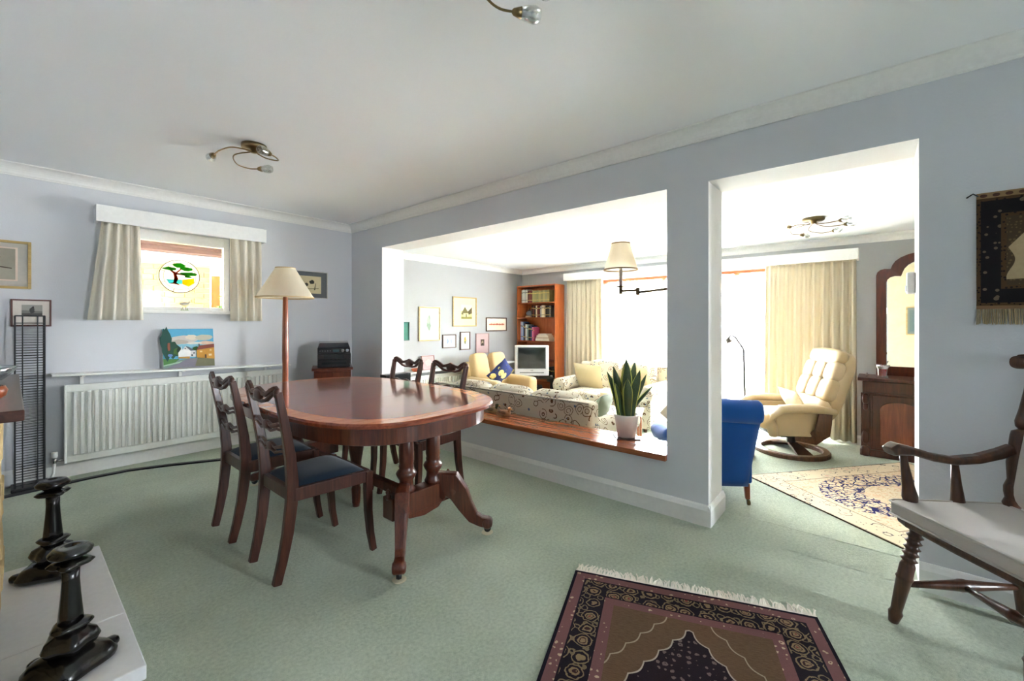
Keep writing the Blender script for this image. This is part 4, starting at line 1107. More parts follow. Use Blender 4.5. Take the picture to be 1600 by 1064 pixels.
# ------------------------------------------------------------------ rugs
def rug(name, label, c, rz, hw, hl, z, mat, fringe=None, th=.009):
    t = thing(name, label, 'rug', (c[0], c[1], z), rz)
    nx, ny = 12, 18
    mb = MB().grid(lambda u, w: ((2 * u - 1) * hw, (2 * w - 1) * hl, th + .0012 * math.sin(9 * u + 14 * w)), nx, ny)
    b = [(-hw, -hl), (hw, -hl), (hw, hl), (-hw, hl)]
    mb.add([(x, y, 0.0008) for x, y in b] + [(x, y, th) for x, y in b], [(0, 3, 2, 1), (0, 1, 5, 4), (1, 2, 6, 5), (2, 3, 7, 6), (3, 0, 4, 7)])
    obj('pile', mb, mat, t, smooth=False)
    if fringe:
        rn = random.Random(2)
        for sg_ in (1, -1):
            obj('kilim_end', MB().box((-hw, sg_ * hl, .001), (hw, sg_ * (hl + .014), .006)), plain((238, 230, 218), .9), t)
            mb = MB(); n_ = int(hw * 2 / .0055)
            for i in range(n_):
                x = -hw + (i + .5) * .0055; L = fringe * rn.uniform(.7, 1.15); k = rn.uniform(-.022, .022)
                y0_ = sg_ * (hl + .012)
                mb.tube([(x, y0_, .005), (x + k * .4, y0_ + sg_ * L * .5, .006 + rn.uniform(0, .006)), (x + k, y0_ + sg_ * L, .0035)], .0030, 4)
            f_ = obj('fringe', mb, plain((244, 238, 226), .95), t); f_['kind'] = 'stuff'
    return t
ra, rb = Vector((1.793, 1.118)), Vector((2.151, .182))
ux = (rb - ra).normalized(); uy = Vector((-ux.y, ux.x))      # uy points away from the camera side
if uy.x < 0: uy = -uy
hw_, hl_ = (rb - ra).length / 2, .76
cc = (ra + rb) / 2 - uy * hl_
# local +y = uy
ang = math.degrees(math.atan2(-uy.x, uy.y))
rug('persian_rug', 'dark red and navy Persian rug with cream fringe in the foreground', cc, ang, hw_, hl_, 0, persian_mat(hw_, hl_), .055)
tip = PZ(1168, 744, Z0); lowc = PZ(1404, 865, Z0); upc = PZ(1425, 722, Z0)
u2 = (Vector((upc.x, upc.y)) - Vector((tip.x, tip.y))).normalized(); v2 = Vector((u2.y, -u2.x)); 
if v2.dot(Vector((lowc.x - tip.x, lowc.y - tip.y))) < 0: v2 = -v2
hw2 = (Vector((lowc.x, lowc.y)) - Vector((tip.x, tip.y))).length / 2; hl2 = .90
c2 = Vector((tip.x, tip.y)) + u2 * hl2 + v2 * hw2
rug('cream_rug', 'cream rug with navy floral field on the living room carpet', c2, math.degrees(math.atan2(-u2.x, u2.y)), hw2, hl2, Z0, cream_rug_mat(hw2, hl2))
# prayer rug hanging on the partition wall
wa = PX(1526, 312, XB - .01); wb_ = PX(1524, 478, XB - .01)
wh = wa.z - wb_.z; ww = .44
wr = thing('prayer_rug', 'dark prayer rug with pale niche hanging on the wall above the armchair', 'wall hanging', (XB - .002, wa.y - ww / 2, (wa.z + wb_.z) / 2), -90)
obj('pile', MB().box((-ww / 2, -.008, -wh / 2), (ww / 2, 0, wh / 2)), prayer_mat(ww / 2, wh / 2), wr)
obj('top_band', MB().box((-ww / 2, -.009, wh / 2), (ww / 2, 0, wh / 2 + .024)), plain((150, 122, 84), .9), wr)
for i in range(12):
    obj('band_motif', MB().pad((-ww / 2 + .02 + i * .0365, -.009, wh / 2 + .011), .011, .002, .007, .9, .9, 10, 6), plain((84, 54, 40), .9), wr)
obj('bottom_band', MB().box((-ww / 2, -.009, -wh / 2 - .014), (ww / 2, 0, -wh / 2)), plain((128, 96, 66), .9), wr)
mb = MB(); rn = random.Random(8)
for i in range(88):
    x = -ww / 2 + (i + .5) * .005
    mb.tube([(x, -.004, -wh / 2 - .012), (x + rn.uniform(-.003, .003), -.005, -wh / 2 - .075 - rn.uniform(0, .006))], .0022, 4)
f_ = obj('fringe', mb, plain((168, 150, 116), .95), wr); f_['kind'] = 'stuff'
obj('hanging_hook', MB().tube([(-ww / 2 - .03, -.006, wh / 2 + .012), (-ww / 2 - .012, -.018, wh / 2 + .024), (-ww / 2 + .004, -.012, wh / 2 + .012)], .003, 6), M['blackmetal'], wr, smooth=True)

# ------------------------------------------------------------------ turned wooden armchair at the right
ac = thing('wooden_armchair', 'dark turned wooden armchair with loose cushions at the right edge', 'chair', (0, 0, 0), 39.8)
fw_ = Vector((-.64, .768)); sd_ = Vector((.768, .64))
f1 = Vector((2.335, -.055)); org = f1 - sd_ * .235 - fw_ * .25
ac.location = (org.x, org.y, 0)
WD = M['oakdark']
def bob(n_=5):
    out = [(0, .016), (.05, .020), (.10, .024), (.125, .019), (.14, .019), (.45, .025), (.47, .029), (.49, .025), (.60, .025), (.62, .022)]
    for i in range(n_):
        a = .64 + i * .06; out += [(a, .019), (a + .02, .028), (a + .04, .019)]
    return out + [(.96, .022), (1, .022)]
for sx in (-1, 1):
    obj('front_leg', MB().spindle((sx * .235, .250, 0), (sx * .200, .185, .405), bob(), 14), WD, ac, smooth=True)
    obj('rear_leg', MB().spindle((sx * .215, -.255, 0), (sx * .180, -.185, .405), bob(), 14), WD, ac, smooth=True)
    obj('side_stretcher', MB().spindle((sx * .218, .225, .165), (sx * .200, -.228, .165), [(0, .010), (.25, .015), (.45, .021), (.48, .024), (.52, .024), (.55, .021), (.75, .015), (1, .010)], 12), WD, ac, smooth=True)
obj('cross_stretcher', MB().spindle((-.208, .0, .165), (.208, .0, .165), [(0, .010), (.22, .014), (.40, .020), (.43, .024), (.46, .019), (.54, .019), (.57, .024), (.60, .020), (.78, .014), (1, .010)], 12), WD, ac, smooth=True)
seatp = [(-.235, -.215), (.235, -.215), (.262, .215), (.20, .235), (0, .242), (-.20, .235), (-.262, .215)]
obj('seat', MB().prism(seatp, .400, .432, 'xy'), WD, ac, bevel=.010)
armr = []
for sx in (-1, 1):
    P_ = [(.262, .245, .688), (.262, .222, .700), (.258, .16, .692), (.252, .08, .668), (.246, 0, .655), (.238, -.09, .665), (.226, -.165, .690), (.214, -.205, .712)]
    ar = obj('armrest', MB().sweep([(sx * x, y, z) for x, y, z in P_], [(-1, -.6), (-.6, -1), (.6, -1), (1, -.6), (1, .6), (.6, 1), (-.6, 1), (-1, .6)], [(.030, .018), (.036, .024), (.030, .016), (.026, .015), (.026, .015), (.026, .017), (.024, .020), (.020, .022)]), WD, ac, smooth=False, bevel=.005)
    vase = [(0, .015), (.06, .024), (.10, .024), (.13, .015), (.18, .022), (.30, .027), (.45, .021), (.80, .014), (1, .012)]
    obj('arm_support', MB().spindle((sx * .240, .165, .43), (sx * .260, .19, .685), vase, 12), WD, ac, smooth=True)
    obj('arm_support', MB().spindle((sx * .240, -.02, .43), (sx * .247, -.01, .648), [(0, .015), (.08, .023), (.25, .024), (.6, .017), (1, .012)], 12), WD, ac, smooth=True)
    b0, b1, b2 = Vector((sx * .205, -.185, .43)), Vector((sx * .212, -.245, .79)), Vector((sx * .220, -.29, 1.045))
    obj('back_post', MB().spindle(b0, b1, [(0, .022), (.08, .030), (.14, .024), (.18, .029), (.24, .023), (.30, .029), (.36, .031), (.44, .024), (.50, .027), (.62, .033), (.92, .033), (.97, .031), (1, .014)], 14), WD, ac, smooth=True)
    obj('back_spindle', MB().spindle(b1, b2, [(0, .012), (.04, .022), (.12, .026), (.30, .019), (.60, .013), (1, .011)], 12), WD, ac, smooth=True)
cr = obj('crest_rail', MB().sweep([(x, -.295 - .05 * (1 - (x / .30) ** 2), 1.055 + .035 * (1 - (x / .30) ** 2)) for x in [-.285 + .57 * i / 14 for i in range(15)]], [(-.012, -.026), (.012, -.026), (.014, .0), (.012, .026), (-.012, .026)], None), WD, ac, smooth=False, bevel=.004)
for sx in (-1, 1): obj('scroll_ear', MB().pad((sx * .275, -.30, 1.056), .040, .026, .028, .8, .8, 16, 10), WD, cr, smooth=True)
for i in range(4):
    x = -.115 + i * .077
    obj('back_slat', MB().bar([(x, -.19, .43), (x * 1.05, -.25, .72), (x * 1.1, -.325, 1.05)], .030, .010, up=(0, 1, 0)), WD, ac)
def place(t, m4): t.matrix_world = m4
acM = Matrix.Translation((org.x, org.y, 0)) @ rot('Z', 39.8)
sc_ = thing('seat_cushion', 'pale grey box cushion on the seat of the wooden armchair', 'cushion'); place(sc_, acM @ tr(0, .010, .4325))
cp = [(-.225, -.185), (.225, -.185), (.262, .215), (.252, .240), (-.252, .240), (-.262, .215)]
obj('cover', MB().prism(cp, .002, .058, 'xy'), M['greycush'], sc_, bevel=.014, seg=4, smooth=True)
mb = MB()
for z_ in (.006, .056): mb.tube([(x * 1.0, y * 1.0, z_) for x, y in cp], .004, 6, closed=True)
obj('piping', mb, M['greycush'], sc_, smooth=True)
bc_ = thing('back_cushion', 'pale grey cushion against the back of the wooden armchair', 'cushion'); place(bc_, acM @ tr(0, -.165, .495) @ rot('X', 11))
obj('cover', MB().pad((0, -.002, .19), .175, .030, .19, .3, .35, 28, 14), M['greycush'], bc_, smooth=True)
mb = MB().tube([(.172 * math.copysign(abs(math.cos(a)) ** .32, math.cos(a)), -.002, .19 + .187 * math.copysign(abs(math.sin(a)) ** .32, math.sin(a))) for a in [2 * PI * i / 48 for i in range(48)]], .004, 6, up=(0, 1, 0), closed=True)
obj('piping', mb, M['greycush'], bc_, smooth=True)

# ------------------------------------------------------------------ on the ledge and around the openings
LZ = .3785
pm = thing('slate_mat', 'thin square dark mat under the snake plant pot on the ledge', 'mat', (2.935, 1.395, LZ), 38)
obj('mat', MB().box((-.085, -.085, 0), (.085, .085, .006)), plain((74, 52, 44), .35), pm, bevel=.001)
obj('felt_base', MB().box((-.08, -.08, -.0003), (.08, .08, .0005)), plain((60, 70, 60), .9), pm)
pp = thing('snake_plant', 'snake plant with yellow edged leaves in a white pot on the ledge', 'plant', (2.935, 1.395, LZ + .0065))
obj('pot', MB().lathe([(.060, 0), (.064, .004), (.086, .150), (.088, .165), (.081, .165), (.078, .145), (.0, .142)], n=32), plain((236, 230, 226), .35), pp, smooth=True)
obj('soil', MB().lathe([(.078, .140), (.06, .150), (0, .152)], n=20), plain((60, 44, 34), .95), pp)
rn = random.Random(12)
leaves = [(-.035, 0, 0, -.5, .38, .026, .06), (-.012, .012, 5, .2, .44, .027, .03), (.0, -.012, -3, 0, .42, .030, .01), (.022, .006, 10, .4, .42, .026, .05), (-.03, -.02, 40, -1.2, .26, .024, .06),
          (.045, -.01, 25, 1.2, .33, .022, .10), (.03, -.03, -20, .8, .36, .026, .06), (.012, .03, 60, .3, .34, .024, .07), (-.045, .02, 15, -.9, .34, .022, .09), (.05, .01, 35, 1.6, .24, .024, .16), (.005, -.035, 0, -.2, .30, .028, .05), (-.02, .035, 80, -.6, .28, .022, .08)]
rdir = Vector((_rx, _ry, 0))
for (lx, ly, tw, bend, L, w_, sp_) in leaves:
    base = rdir * lx + Vector((_fx, _fy, 0)) * ly
    dirv = (rdir * math.copysign(1, bend) * abs(bend) + Vector((_fx, _fy, 0)) * (ly * 14)); dirv = dirv.normalized() if dirv.length > .01 else rdir
    ax = (rdir * math.cos(R(tw)) + Vector((_fx, _fy, 0)) * math.sin(R(tw)))
    nr = Vector((0, 0, 1)).cross(ax)
    def fn(u, v_, base=base, dirv=dirv, ax=ax, nr=nr, L=L, w_=w_, sp_=sp_):
        wd = 1.3 * w_ * (.62 + .38 * math.sin(min(1, v_ * 1.5) * PI / 2)) * (1 - max(0, (v_ - .62) / .38) ** 1.9)
        c_ = base + dirv * sp_ * v_ ** 1.7 + Vector((0, 0, .14 + L * v_ * (1 - .25 * sp_ * v_)))
        q = 2 * u - 1
        return tuple(c_ + ax * wd * q + nr * (.25 * wd * q * q + .006 * math.sin(v_ * 7)))
    o = obj('leaf', MB().grid(fn, 6, 14), M['leaf'], pp, smooth=True)
    sd = o.modifiers.new('thickness', 'SOLIDIFY'); sd.thickness = .0025

def duck(label, loc, rz, body, head, s=1.0):
    t = thing('duck_ornament', label, 'ornament', loc, rz)
    obj('body', MB().pad((0, 0, .028 * s), .058 * s, .030 * s, .028 * s, .85, .8, 18, 10), plain(body, .45), t, smooth=True)
    tl_ = MB().tube([(-.045 * s, 0, .032 * s), (-.07 * s, 0, .042 * s), (-.08 * s, 0, .050 * s)], [.018 * s, .010 * s, .002], 8)
    obj('tail', tl_, plain(body, .45), t, smooth=True)
    hd = obj('head', MB().tube([(.040 * s, 0, .040 * s), (.048 * s, 0, .056 * s), (.050 * s, 0, .066 * s)], [.016 * s, .012 * s, .012 * s], 10).pad((.054 * s, 0, .074 * s), .020 * s, .015 * s, .016 * s, .9, .9, 12, 8), plain(head, .4), t, smooth=True)
    obj('bill', MB().tube([(.070 * s, 0, .072 * s), (.084 * s, 0, .068 * s), (.094 * s, 0, .068 * s)], [.007 * s, .006 * s, .003 * s], 8), plain((196, 150, 80), .4), hd, smooth=True)
    for sy in (-1, 1): obj('wing', MB().pad((-.008 * s, sy * .027 * s, .034 * s), .040 * s, .006 * s, .016 * s, .9, .9, 12, 8), plain(dark8(body), .45), t, smooth=True)
def dark8(c): return tuple(int(v * .75) for v in c)
d1 = PZ(777, 644, LZ); d2 = PZ(792, 648, LZ)
duck('green headed wooden duck on the ledge, left of the brown duck', (2.93, 2.74, LZ + .0005), -75, (150, 128, 88), (64, 78, 44), .95)
duck('light brown wooden duck on the ledge beside the dining table', (2.90, 2.545, LZ + .0005), -95, (188, 146, 108), (196, 142, 96), .95)

bx = thing('black_speaker', 'black box speaker standing on the far end of the ledge', 'speaker', (2.845, 4.16, LZ))
obj('cabinet', MB().box((-.165, -.055, .0005), (.165, .062, .262)), M['black'], bx, bevel=.003)
obj('grille', MB().box((-.155, -.062, .012), (.155, -.055, .252)), fabric('black_speaker_cloth', (26, 26, 28), 500), bx, bevel=.002)

sl = thing('swing_arm_lamp', 'brass swing arm wall lamp with pale shade in the wide opening', 'lamp', (2.85, O1[0], 0))
obj('wall_plate', MB().box((-.03, .0005, 1.39), (.03, .016, 1.49)), M['brass'], sl, bevel=.004)
obj('arm', MB().tube([(0, .016, 1.44), (0, .04, 1.44)], .008, 8).tube([(0, .035, 1.448), (0, .255, 1.432)], .009, 8), M['brass'], sl, smooth=True)
obj('elbow', MB().box((-.011, .245, 1.412), (.011, .268, 1.468)), M['brass'], sl, bevel=.003)
obj('forearm', MB().tube([(0, .262, 1.448), (0, .386, 1.448)], .009, 8).box((-.010, .376, 1.425), (.010, .396, 1.475)), M['brass'], sl)
obj('drip_cup', MB().lathe([(.008, 1.472), (.034, 1.480), (.036, 1.484), (.01, 1.482)], (0, .386, 0), 18), M['brass'], sl, smooth=True)
obj('candle_tube', MB().lathe([(.013, 1.48), (.013, 1.60), (.010, 1.605), (.02, 1.65), (.012, 1.69), (0, 1.70)], (0, .386, 0), 14), plain((226, 210, 196), .5), sl, smooth=True)
obj('lamp_shade', MB().lathe([(.119, 1.600), (.065, 1.790)], (0, .386, 0), 36, caps=False), M['shade'], sl, smooth=True)
obj('shade_trim', MB().lathe([(.1205, 1.597), (.1205, 1.607), (.116, 1.607), (.116, 1.597), (.1205, 1.597)], (0, .386, 0), 36, caps=False), plain((168, 140, 104), .8), sl)
obj('shade_trim', MB().lathe([(.0675, 1.785), (.0675, 1.794), (.063, 1.794), (.063, 1.785), (.0675, 1.785)], (0, .386, 0), 30, caps=False), plain((168, 140, 104), .8), sl)

th_ = thing('wall_sensor', 'small white wall unit high on the far reveal of the doorway', 'sensor', (2.955, O2[0] + .0005, 1.42))
obj('casing', MB().box((-.028, 0, -.055), (.028, .032, .055)), M['white'], th_, bevel=.008, seg=3)
obj('lens', MB().box((-.018, .030, -.045), (.018, .036, -.01)), plain((206, 208, 210), .3), th_, bevel=.004)

# ================================================================== living room
# ---- window wall dressing
pelmet('pelmet', 'long white box pelmet across the living room window wall', .145, 4.055, 2.055, 1.930, 'x', XF, .19)
curtain('curtain', 'full length cream curtain on the left of the living room window, beside the bookcase', (3.34, 4.03), (3.32, 4.04), 1.95, Z0 + .045, M['curtain_y'], 8, 'x', XF - .115, .035)
curtain('curtain', 'full length cream curtain behind the leather recliner', (.165, 1.06), (.160, 1.07), 1.95, Z0 + .045, M['curtain_y'], 10, 'x', XF - .115, .035)
nc = curtain('net_curtain', 'sheer white net curtain across the living room window', (.40, 3.48), (.40, 3.48), 1.835, Z0 + .03, M['net'], 34, 'x', XF - .045, .012, .0015, 34 * 8, 'curtain')
nc_w = obj('curtain_wire', MB().tube([(-.012, -1.56, 1.848 - Z0 - .03), (-.012, 1.56, 1.848 - Z0 - .03)], .003, 6), M['chrome'], nc)
for i in range(21):
    y = -1.5 + i * .15
    obj('hook', MB().tube([(-.014, y, 1.832 - Z0 - .03), (-.022, y, 1.85 - Z0 - .03), (-.012, y, 1.858 - Z0 - .03)], .003, 5), M['blackmetal'], nc)

# ---- pictures on the picture wall
def pw(u0, v0, u1, v1): a, b = PY(u0, v0, YC - .02), PY(u1, v1, YC - .02); return a.x, b.x, b.z, a.z
sq = lambda *a: a
x0, x1, z0, z1 = pw(655, 479, 688, 532)
picture('framed_picture', 'tall gilt framed faint green sketch, leftmost large picture in the living room', x0, x1, z0, z1, YC, gold, .018, (206, 202, 194), (.26, .28, .78, .80), [((196, 196, 188), SQ), ((140, 160, 138), blob(.4, .5, .2, .4, 14, .3, 4)), ((206, 200, 212), blob(.68, .55, .16, .3, 12, .3, 5)), ((168, 190, 160), blob(.35, .62, .12, .2, 12, .3, 6))])
x0, x1, z0, z1 = pw(708, 463, 745, 510)
picture('framed_picture', 'large framed print of a thatched cottage hung highest in the living room', x0, x1, z0, z1, YC, gold, .018, (232, 208, 172), (.34, .26, .80, .74), [((198, 190, 132), SQ), ((222, 214, 190), rect(0, .55, 1, 1)), ((120, 110, 66), [(.0, .35), (.35, .85), (.6, .5), (.6, .3), (.1, .3)]), ((214, 200, 150), rect(.2, .1, .7, .4)), ((96, 84, 52), [(.6, .5), (1, .85), (1, .4), (.7, .3)]), ((142, 136, 66), rect(0, 0, 1, .14)), ((74, 62, 40), rect(.42, .12, .5, .34))])
x0, x1, z0, z1 = pw(760, 496, 792, 517)
picture('framed_picture', 'wide framed row of tiny red figures on cream, nearest the bookcase', x0, x1, z0, z1, YC, brownf, .016, (240, 222, 204), (.14, .38, .88, .62), [((236, 206, 186), SQ)] + [((196, 96, 66), blob(.05 + .09 * i, .5, .05, .30 if i % 2 else .22, 8, .3, i)) for i in range(11)])
x0, x1, z0, z1 = pw(692, 523, 713, 543)
picture('framed_picture', 'small square dark framed sketch of two pale blue figures', x0, x1, z0, z1, YC, brownf, .012, (206, 204, 200), (.2, .2, .82, .8), [((204, 202, 198), SQ), ((140, 156, 180), blob(.3, .5, .12, .35, 12, .3, 2)), ((160, 168, 184), blob(.72, .5, .10, .35, 12, .3, 3))])
x0, x1, z0, z1 = pw(719.5, 518.5, 735, 546)
picture('framed_picture', 'narrow dark framed yellow flower study between two small pictures', x0, x1, z0, z1, YC, brownf, .016, (226, 226, 220), (.24, .2, .76, .8), [((232, 232, 228), SQ), ((206, 170, 70), blob(.5, .55, .22, .34, 12, .25, 2)), ((110, 120, 80), blob(.5, .35, .16, .16, 10, .3, 4)), ((150, 120, 60), blob(.42, .66, .1, .1, 8, .3, 5))])
x0, x1, z0, z1 = pw(744, 521, 764.5, 551.5)
picture('framed_picture', 'pink mounted picture with a tiny dark portrait print in its centre', x0, x1, z0, z1, YC, plain((168, 140, 136), .4), .012, (206, 178, 178), (.36, .38, .64, .70), [((92, 78, 64), SQ), ((170, 150, 120), blob(.5, .5, .26, .3, 10, .2, 3)), ((60, 50, 44), blob(.5, .3, .2, .15, 8, .2, 6))])
picture('framed_picture', 'green panel picture half hidden behind the left reveal of the opening', 3.36, PY(640, 503, YC - .02).x, .965, 1.232, YC, plain((40, 96, 84), .5), .012, (44, 118, 98), (.1, .1, .9, .9), [((48, 122, 102), SQ), ((58, 134, 112), blob(.5, .5, .3, .3))])

# ---- living room radiator with shelf
radiator('radiator', 'white ribbed radiator on the living room picture wall behind the sofa', (3.55, YC - .002, -.06), 2.35, .50)
ls = thing('radiator_shelf', 'white shelf above the living room radiator carrying the pink frame', 'shelf', (3.45, YC, .50))
obj('board', MB().box((0, -.17, 0), (2.55, -.001, .016)), M['white'], ls, bevel=.003)
for x in (.2, 1.2, 2.3): obj('bracket', MB().box((x, -.15, -.012), (x + .02, -.002, 0)).box((x, -.02, -.08), (x + .02, -.002, 0)), M['white'], ls)
x0, x1, z0, z1 = pw(657, 556, 677, 577)
picture('framed_picture', 'small pink picture leaning on the living room radiator shelf', x0, x1, .519, z1, YC - .06, plain((150, 116, 112), .4), .012, (206, 160, 158), (.1, .1, .9, .9), [((204, 158, 156), SQ), ((214, 172, 168), blob(.5, .5, .3, .3))], lean=-10)
td = thing('terracotta_dish', 'shallow terracotta dish on the living room radiator shelf', 'dish', (3.78, YC - .09, .517))
obj('bowl', MB().lathe([(.035, 0), (.05, .006), (.072, .040), (.068, .040), (.045, .010), (0, .008)], n=20), plain((196, 96, 66), .5), td, smooth=True)
obj('rim', MB().lathe([(.070, .037), (.075, .041), (.068, .044), (.066, .040)], n=20), plain((176, 84, 58), .5), td, smooth=True)

# ---- bookcase, its books and ornaments
BX0, BX1, BY0, BY1, BT = 6.01, 6.285, 4.150, 5.000, 1.885
bc = thing('bookcase', 'tall open teak bookcase in the living room corner', 'bookcase', (0, 0, Z0))
def zb(v): return v - Z0
obj('side_panel', MB().box((BX0, BY0, 0), (BX1, BY0 + .022, zb(BT))), M['teak_z'], bc, bevel=.002)
obj('side_panel', MB().box((BX0, BY1 - .022, 0), (BX1, BY1, zb(BT))), M['teak_z'], bc, bevel=.002)
obj('back_panel', MB().box((BX1 - .008, BY0 + .022, .05), (BX1 - .001, BY1 - .022, zb(BT) - .02)), M['teak_z'], bc)
obj('top_panel', MB().box((BX0, BY0 + .022, zb(BT) - .022), (BX1, BY1 - .022, zb(BT))), M['teak_z'], bc)
SHZ = [1.580, 1.315, .900, .560, .20, -.12]
for z in SHZ: obj('shelf', MB().box((BX0 + .004, BY0 + .022, zb(z) - .020), (BX1 - .008, BY1 - .022, zb(z))), M['teak'], bc)
ORD = ['first', 'second', 'third', 'fourth', 'fifth', 'sixth', 'seventh', 'eighth', 'ninth', 'tenth', 'eleventh', 'twelfth', 'thirteenth', 'fourteenth', 'fifteenth']
def book(label, y_left, w, h, z, rgb, d=.16, bands=True, group=None):
    """upright book, spine towards -x; y_left is the edge farther left in the picture (larger y)."""
    t = thing('book', label, 'book', (BX0 + .05 + d / 2, y_left - w / 2, z + .0005), group=group)
    obj('cover', MB().box((-d / 2, -w / 2, 0), (d / 2, -w / 2 + .0022, h)).box((-d / 2, w / 2 - .0022, 0), (d / 2, w / 2, h)).box((-d / 2, -w / 2, 0), (-d / 2 + .0025, w / 2, h)), plain(rgb, .5), t)
    obj('pages', MB().box((-d / 2 + .0027, -w / 2 + .0024, .003), (d / 2 - .004, w / 2 - .0024, h - .003)), plain((226, 216, 194), .9), t)
    if bands: obj('spine_band', MB().box((-d / 2 - .0006, -w / 2 + .002, h * .74), (-d / 2, w / 2 - .002, h * .80)).box((-d / 2 - .0006, -w / 2 + .002, h * .18), (-d / 2, w / 2 - .002, h * .22)), plain((206, 176, 96) if sum(rgb) < 420 else (90, 80, 70), .4), t)
    return t
def book_row(shelf_name, z, y0, specs, group):
    y = y0
    for i, (cname, rgb, w, h) in enumerate(specs):
        book('%s book, %s from the left on the %s of the bookcase' % (cname, ORD[i], shelf_name), y, w, h, z, rgb, group=group)
        y -= w + .0012
    return y
book_row('top shelf', SHZ[0], 4.93, [('pale grey', (206, 204, 196), .032, .235), ('white', (226, 226, 222), .034, .24), ('light grey', (196, 198, 196), .034, .235), ('pale cream', (222, 216, 202), .036, .24),
    ('dark maroon', (92, 36, 30), .034, .215), ('brick red', (126, 48, 38), .034, .22), ('dark red', (106, 40, 34), .034, .21), ('olive gold', (150, 140, 86), .046, .215), ('olive', (136, 130, 78), .046, .21), ('olive green', (128, 126, 80), .044, .215),
    ('mustard olive', (156, 144, 88), .046, .21), ('drab olive', (130, 124, 78), .046, .212), ('faded gold', (162, 150, 96), .044, .215), ('grey olive', (140, 136, 96), .044, .21), ('dull gold', (150, 136, 82), .05, .215)], 'books on the top shelf')
yy = book_row('second shelf', SHZ[1], 4.70, [('dark brown', (62, 34, 28), .030, .215), ('maroon', (108, 38, 34), .030, .21), ('black', (34, 28, 28), .030, .2), ('cream', (212, 196, 164), .032, .21), ('dark red', (112, 34, 30), .034, .205),
    ('burgundy', (92, 30, 30), .030, .21), ('pale blue grey', (170, 170, 168), .030, .20), ('ivory', (222, 206, 172), .048, .215), ('tan', (196, 170, 130), .030, .21), ('brown black', (46, 34, 30), .040, .205), ('charcoal', (54, 50, 50), .040, .21), ('grey', (120, 116, 110), .036, .2)], 'books on the second shelf')
yy = book_row('third shelf', SHZ[2], 4.955, [('lilac', (160, 150, 186), .026, .34), ('pale blue', (170, 186, 206), .030, .335), ('blue', (86, 110, 160), .020, .33), ('brown', (70, 52, 42), .034, .31), ('white', (226, 224, 218), .030, .29), ('sea green', (150, 176, 166), .034, .285),
    ('black', (30, 30, 34), .050, .27), ('dark blue', (40, 56, 100), .030, .265), ('pink', (206, 110, 140), .028, .24), ('magenta', (180, 70, 110), .024, .235)], 'books on the third shelf')
z = SHZ[2]
stk = [('white paperback lying flat at the bottom of the stack on the third shelf', .30, .038, (228, 222, 208)), ('beige book lying flat, second up in the stack on the third shelf', .28, .028, (206, 188, 164)), ('cream book lying flat, third up in the stack on the third shelf', .25, .030, (236, 228, 210)), ('small cream book lying flat on top of the stack on the third shelf', .19, .028, (222, 214, 200))]
for lb, L, h, c in stk:
    t = thing('book', lb, 'book', (BX0 + .14, yy - .02 - .15, z + .0006), group='flat books on the third shelf')
    obj('cover', MB().box((-.085, -L / 2, 0), (.085, L / 2, .002)).box((-.085, -L / 2, h - .002), (.085, L / 2, h)).box((-.085, -L / 2, 0), (-.083, L / 2, h)), plain(c, .5), t)
    obj('pages', MB().box((-.082, -L / 2 + .003, .0022), (.082, L / 2 - .003, h - .0022)), plain((226, 216, 194), .9), t)
    z += h + .0006
book_row('fourth shelf', SHZ[4], 4.36, [('dark green', (40, 46, 40), .036, .24), ('black', (30, 28, 28), .036, .25), ('very dark red', (62, 26, 26), .034, .235), ('dark grey', (54, 54, 56), .034, .24), ('near black brown', (40, 30, 26), .034, .23)], 'books beside the television')
jr = thing('lidded_jar', 'small round silver and brown jar at the left of the second shelf', 'jar', (BX0 + .12, 4.80, SHZ[1] + .0005))
obj('stand', MB().box((-.05, -.06, 0), (.05, .06, .03)), plain((206, 170, 140), .5), jr, bevel=.003)
obj('jar', MB().lathe([(.03, .030), (.058, .05), (.066, .075), (.056, .10), (.03, .115), (.03, .120)], n=20), plain((150, 150, 154), .25, .3), jr, smooth=True)
obj('lid', MB().lathe([(.034, .118), (.034, .126), (.012, .135), (.006, .15), (.012, .16), (0, .168)], n=16), plain((60, 40, 34), .3), jr, smooth=True)

# ---- television on a black stand
tvs = thing('tv_stand', 'low black stand with shelves under the television', 'stand', (5.70, 4.43, Z0), -50)
TW = .36
for z in (.02, .24, .475): obj('shelf', MB().box((-TW, -.22, z), (TW, .08, z + .02)), M['black'], tvs, bevel=.002)
for x in (-TW + .02, TW - .02):
    for y in (-.19, .05): obj('post', MB().tube([(x, y, 0), (x, y, .48)], .016, 10), M['black'], tvs)
TZ0 = Z0 + .4955
tv = thing('television', 'silver CRT television with black screen in front of the bookcase', 'television', (5.68, 4.41, TZ0), -50)
obj('cabinet_front', MB().box((-.280, -.20, .035), (.280, -.10, .535)), plain((206, 207, 210), .4), tv, bevel=.014, seg=3)
obj('cabinet_back', MB().add([(-.27, -.1, .05), (.27, -.1, .05), (.27, -.1, .52), (-.27, -.1, .52), (-.12, .12, .10), (.12, .12, .10), (.12, .12, .40), (-.12, .12, .40)], [(0, 1, 5, 4), (1, 2, 6, 5), (2, 3, 7, 6), (3, 0, 4, 7), (4, 5, 6, 7), (0, 3, 2, 1)]), plain((150, 150, 154), .5), tv)
obj('screen_surround', MB().box((-.232, -.204, .150), (.232, -.199, .505)), plain((120, 122, 126), .4), tv)
obj('screen', MB().grid(lambda u, w: ((2 * u - 1) * .220, -.206 - .006 * math.cos((u - .5) * PI) * math.cos((w - .5) * PI), .160 + w * .335), 10, 8), plain((18, 22, 22), .12), tv, smooth=True)
obj('speaker_strip', MB().box((-.20, -.206, .082), (.20, -.199, .094)), plain((70, 72, 76), .5), tv, bevel=.003)
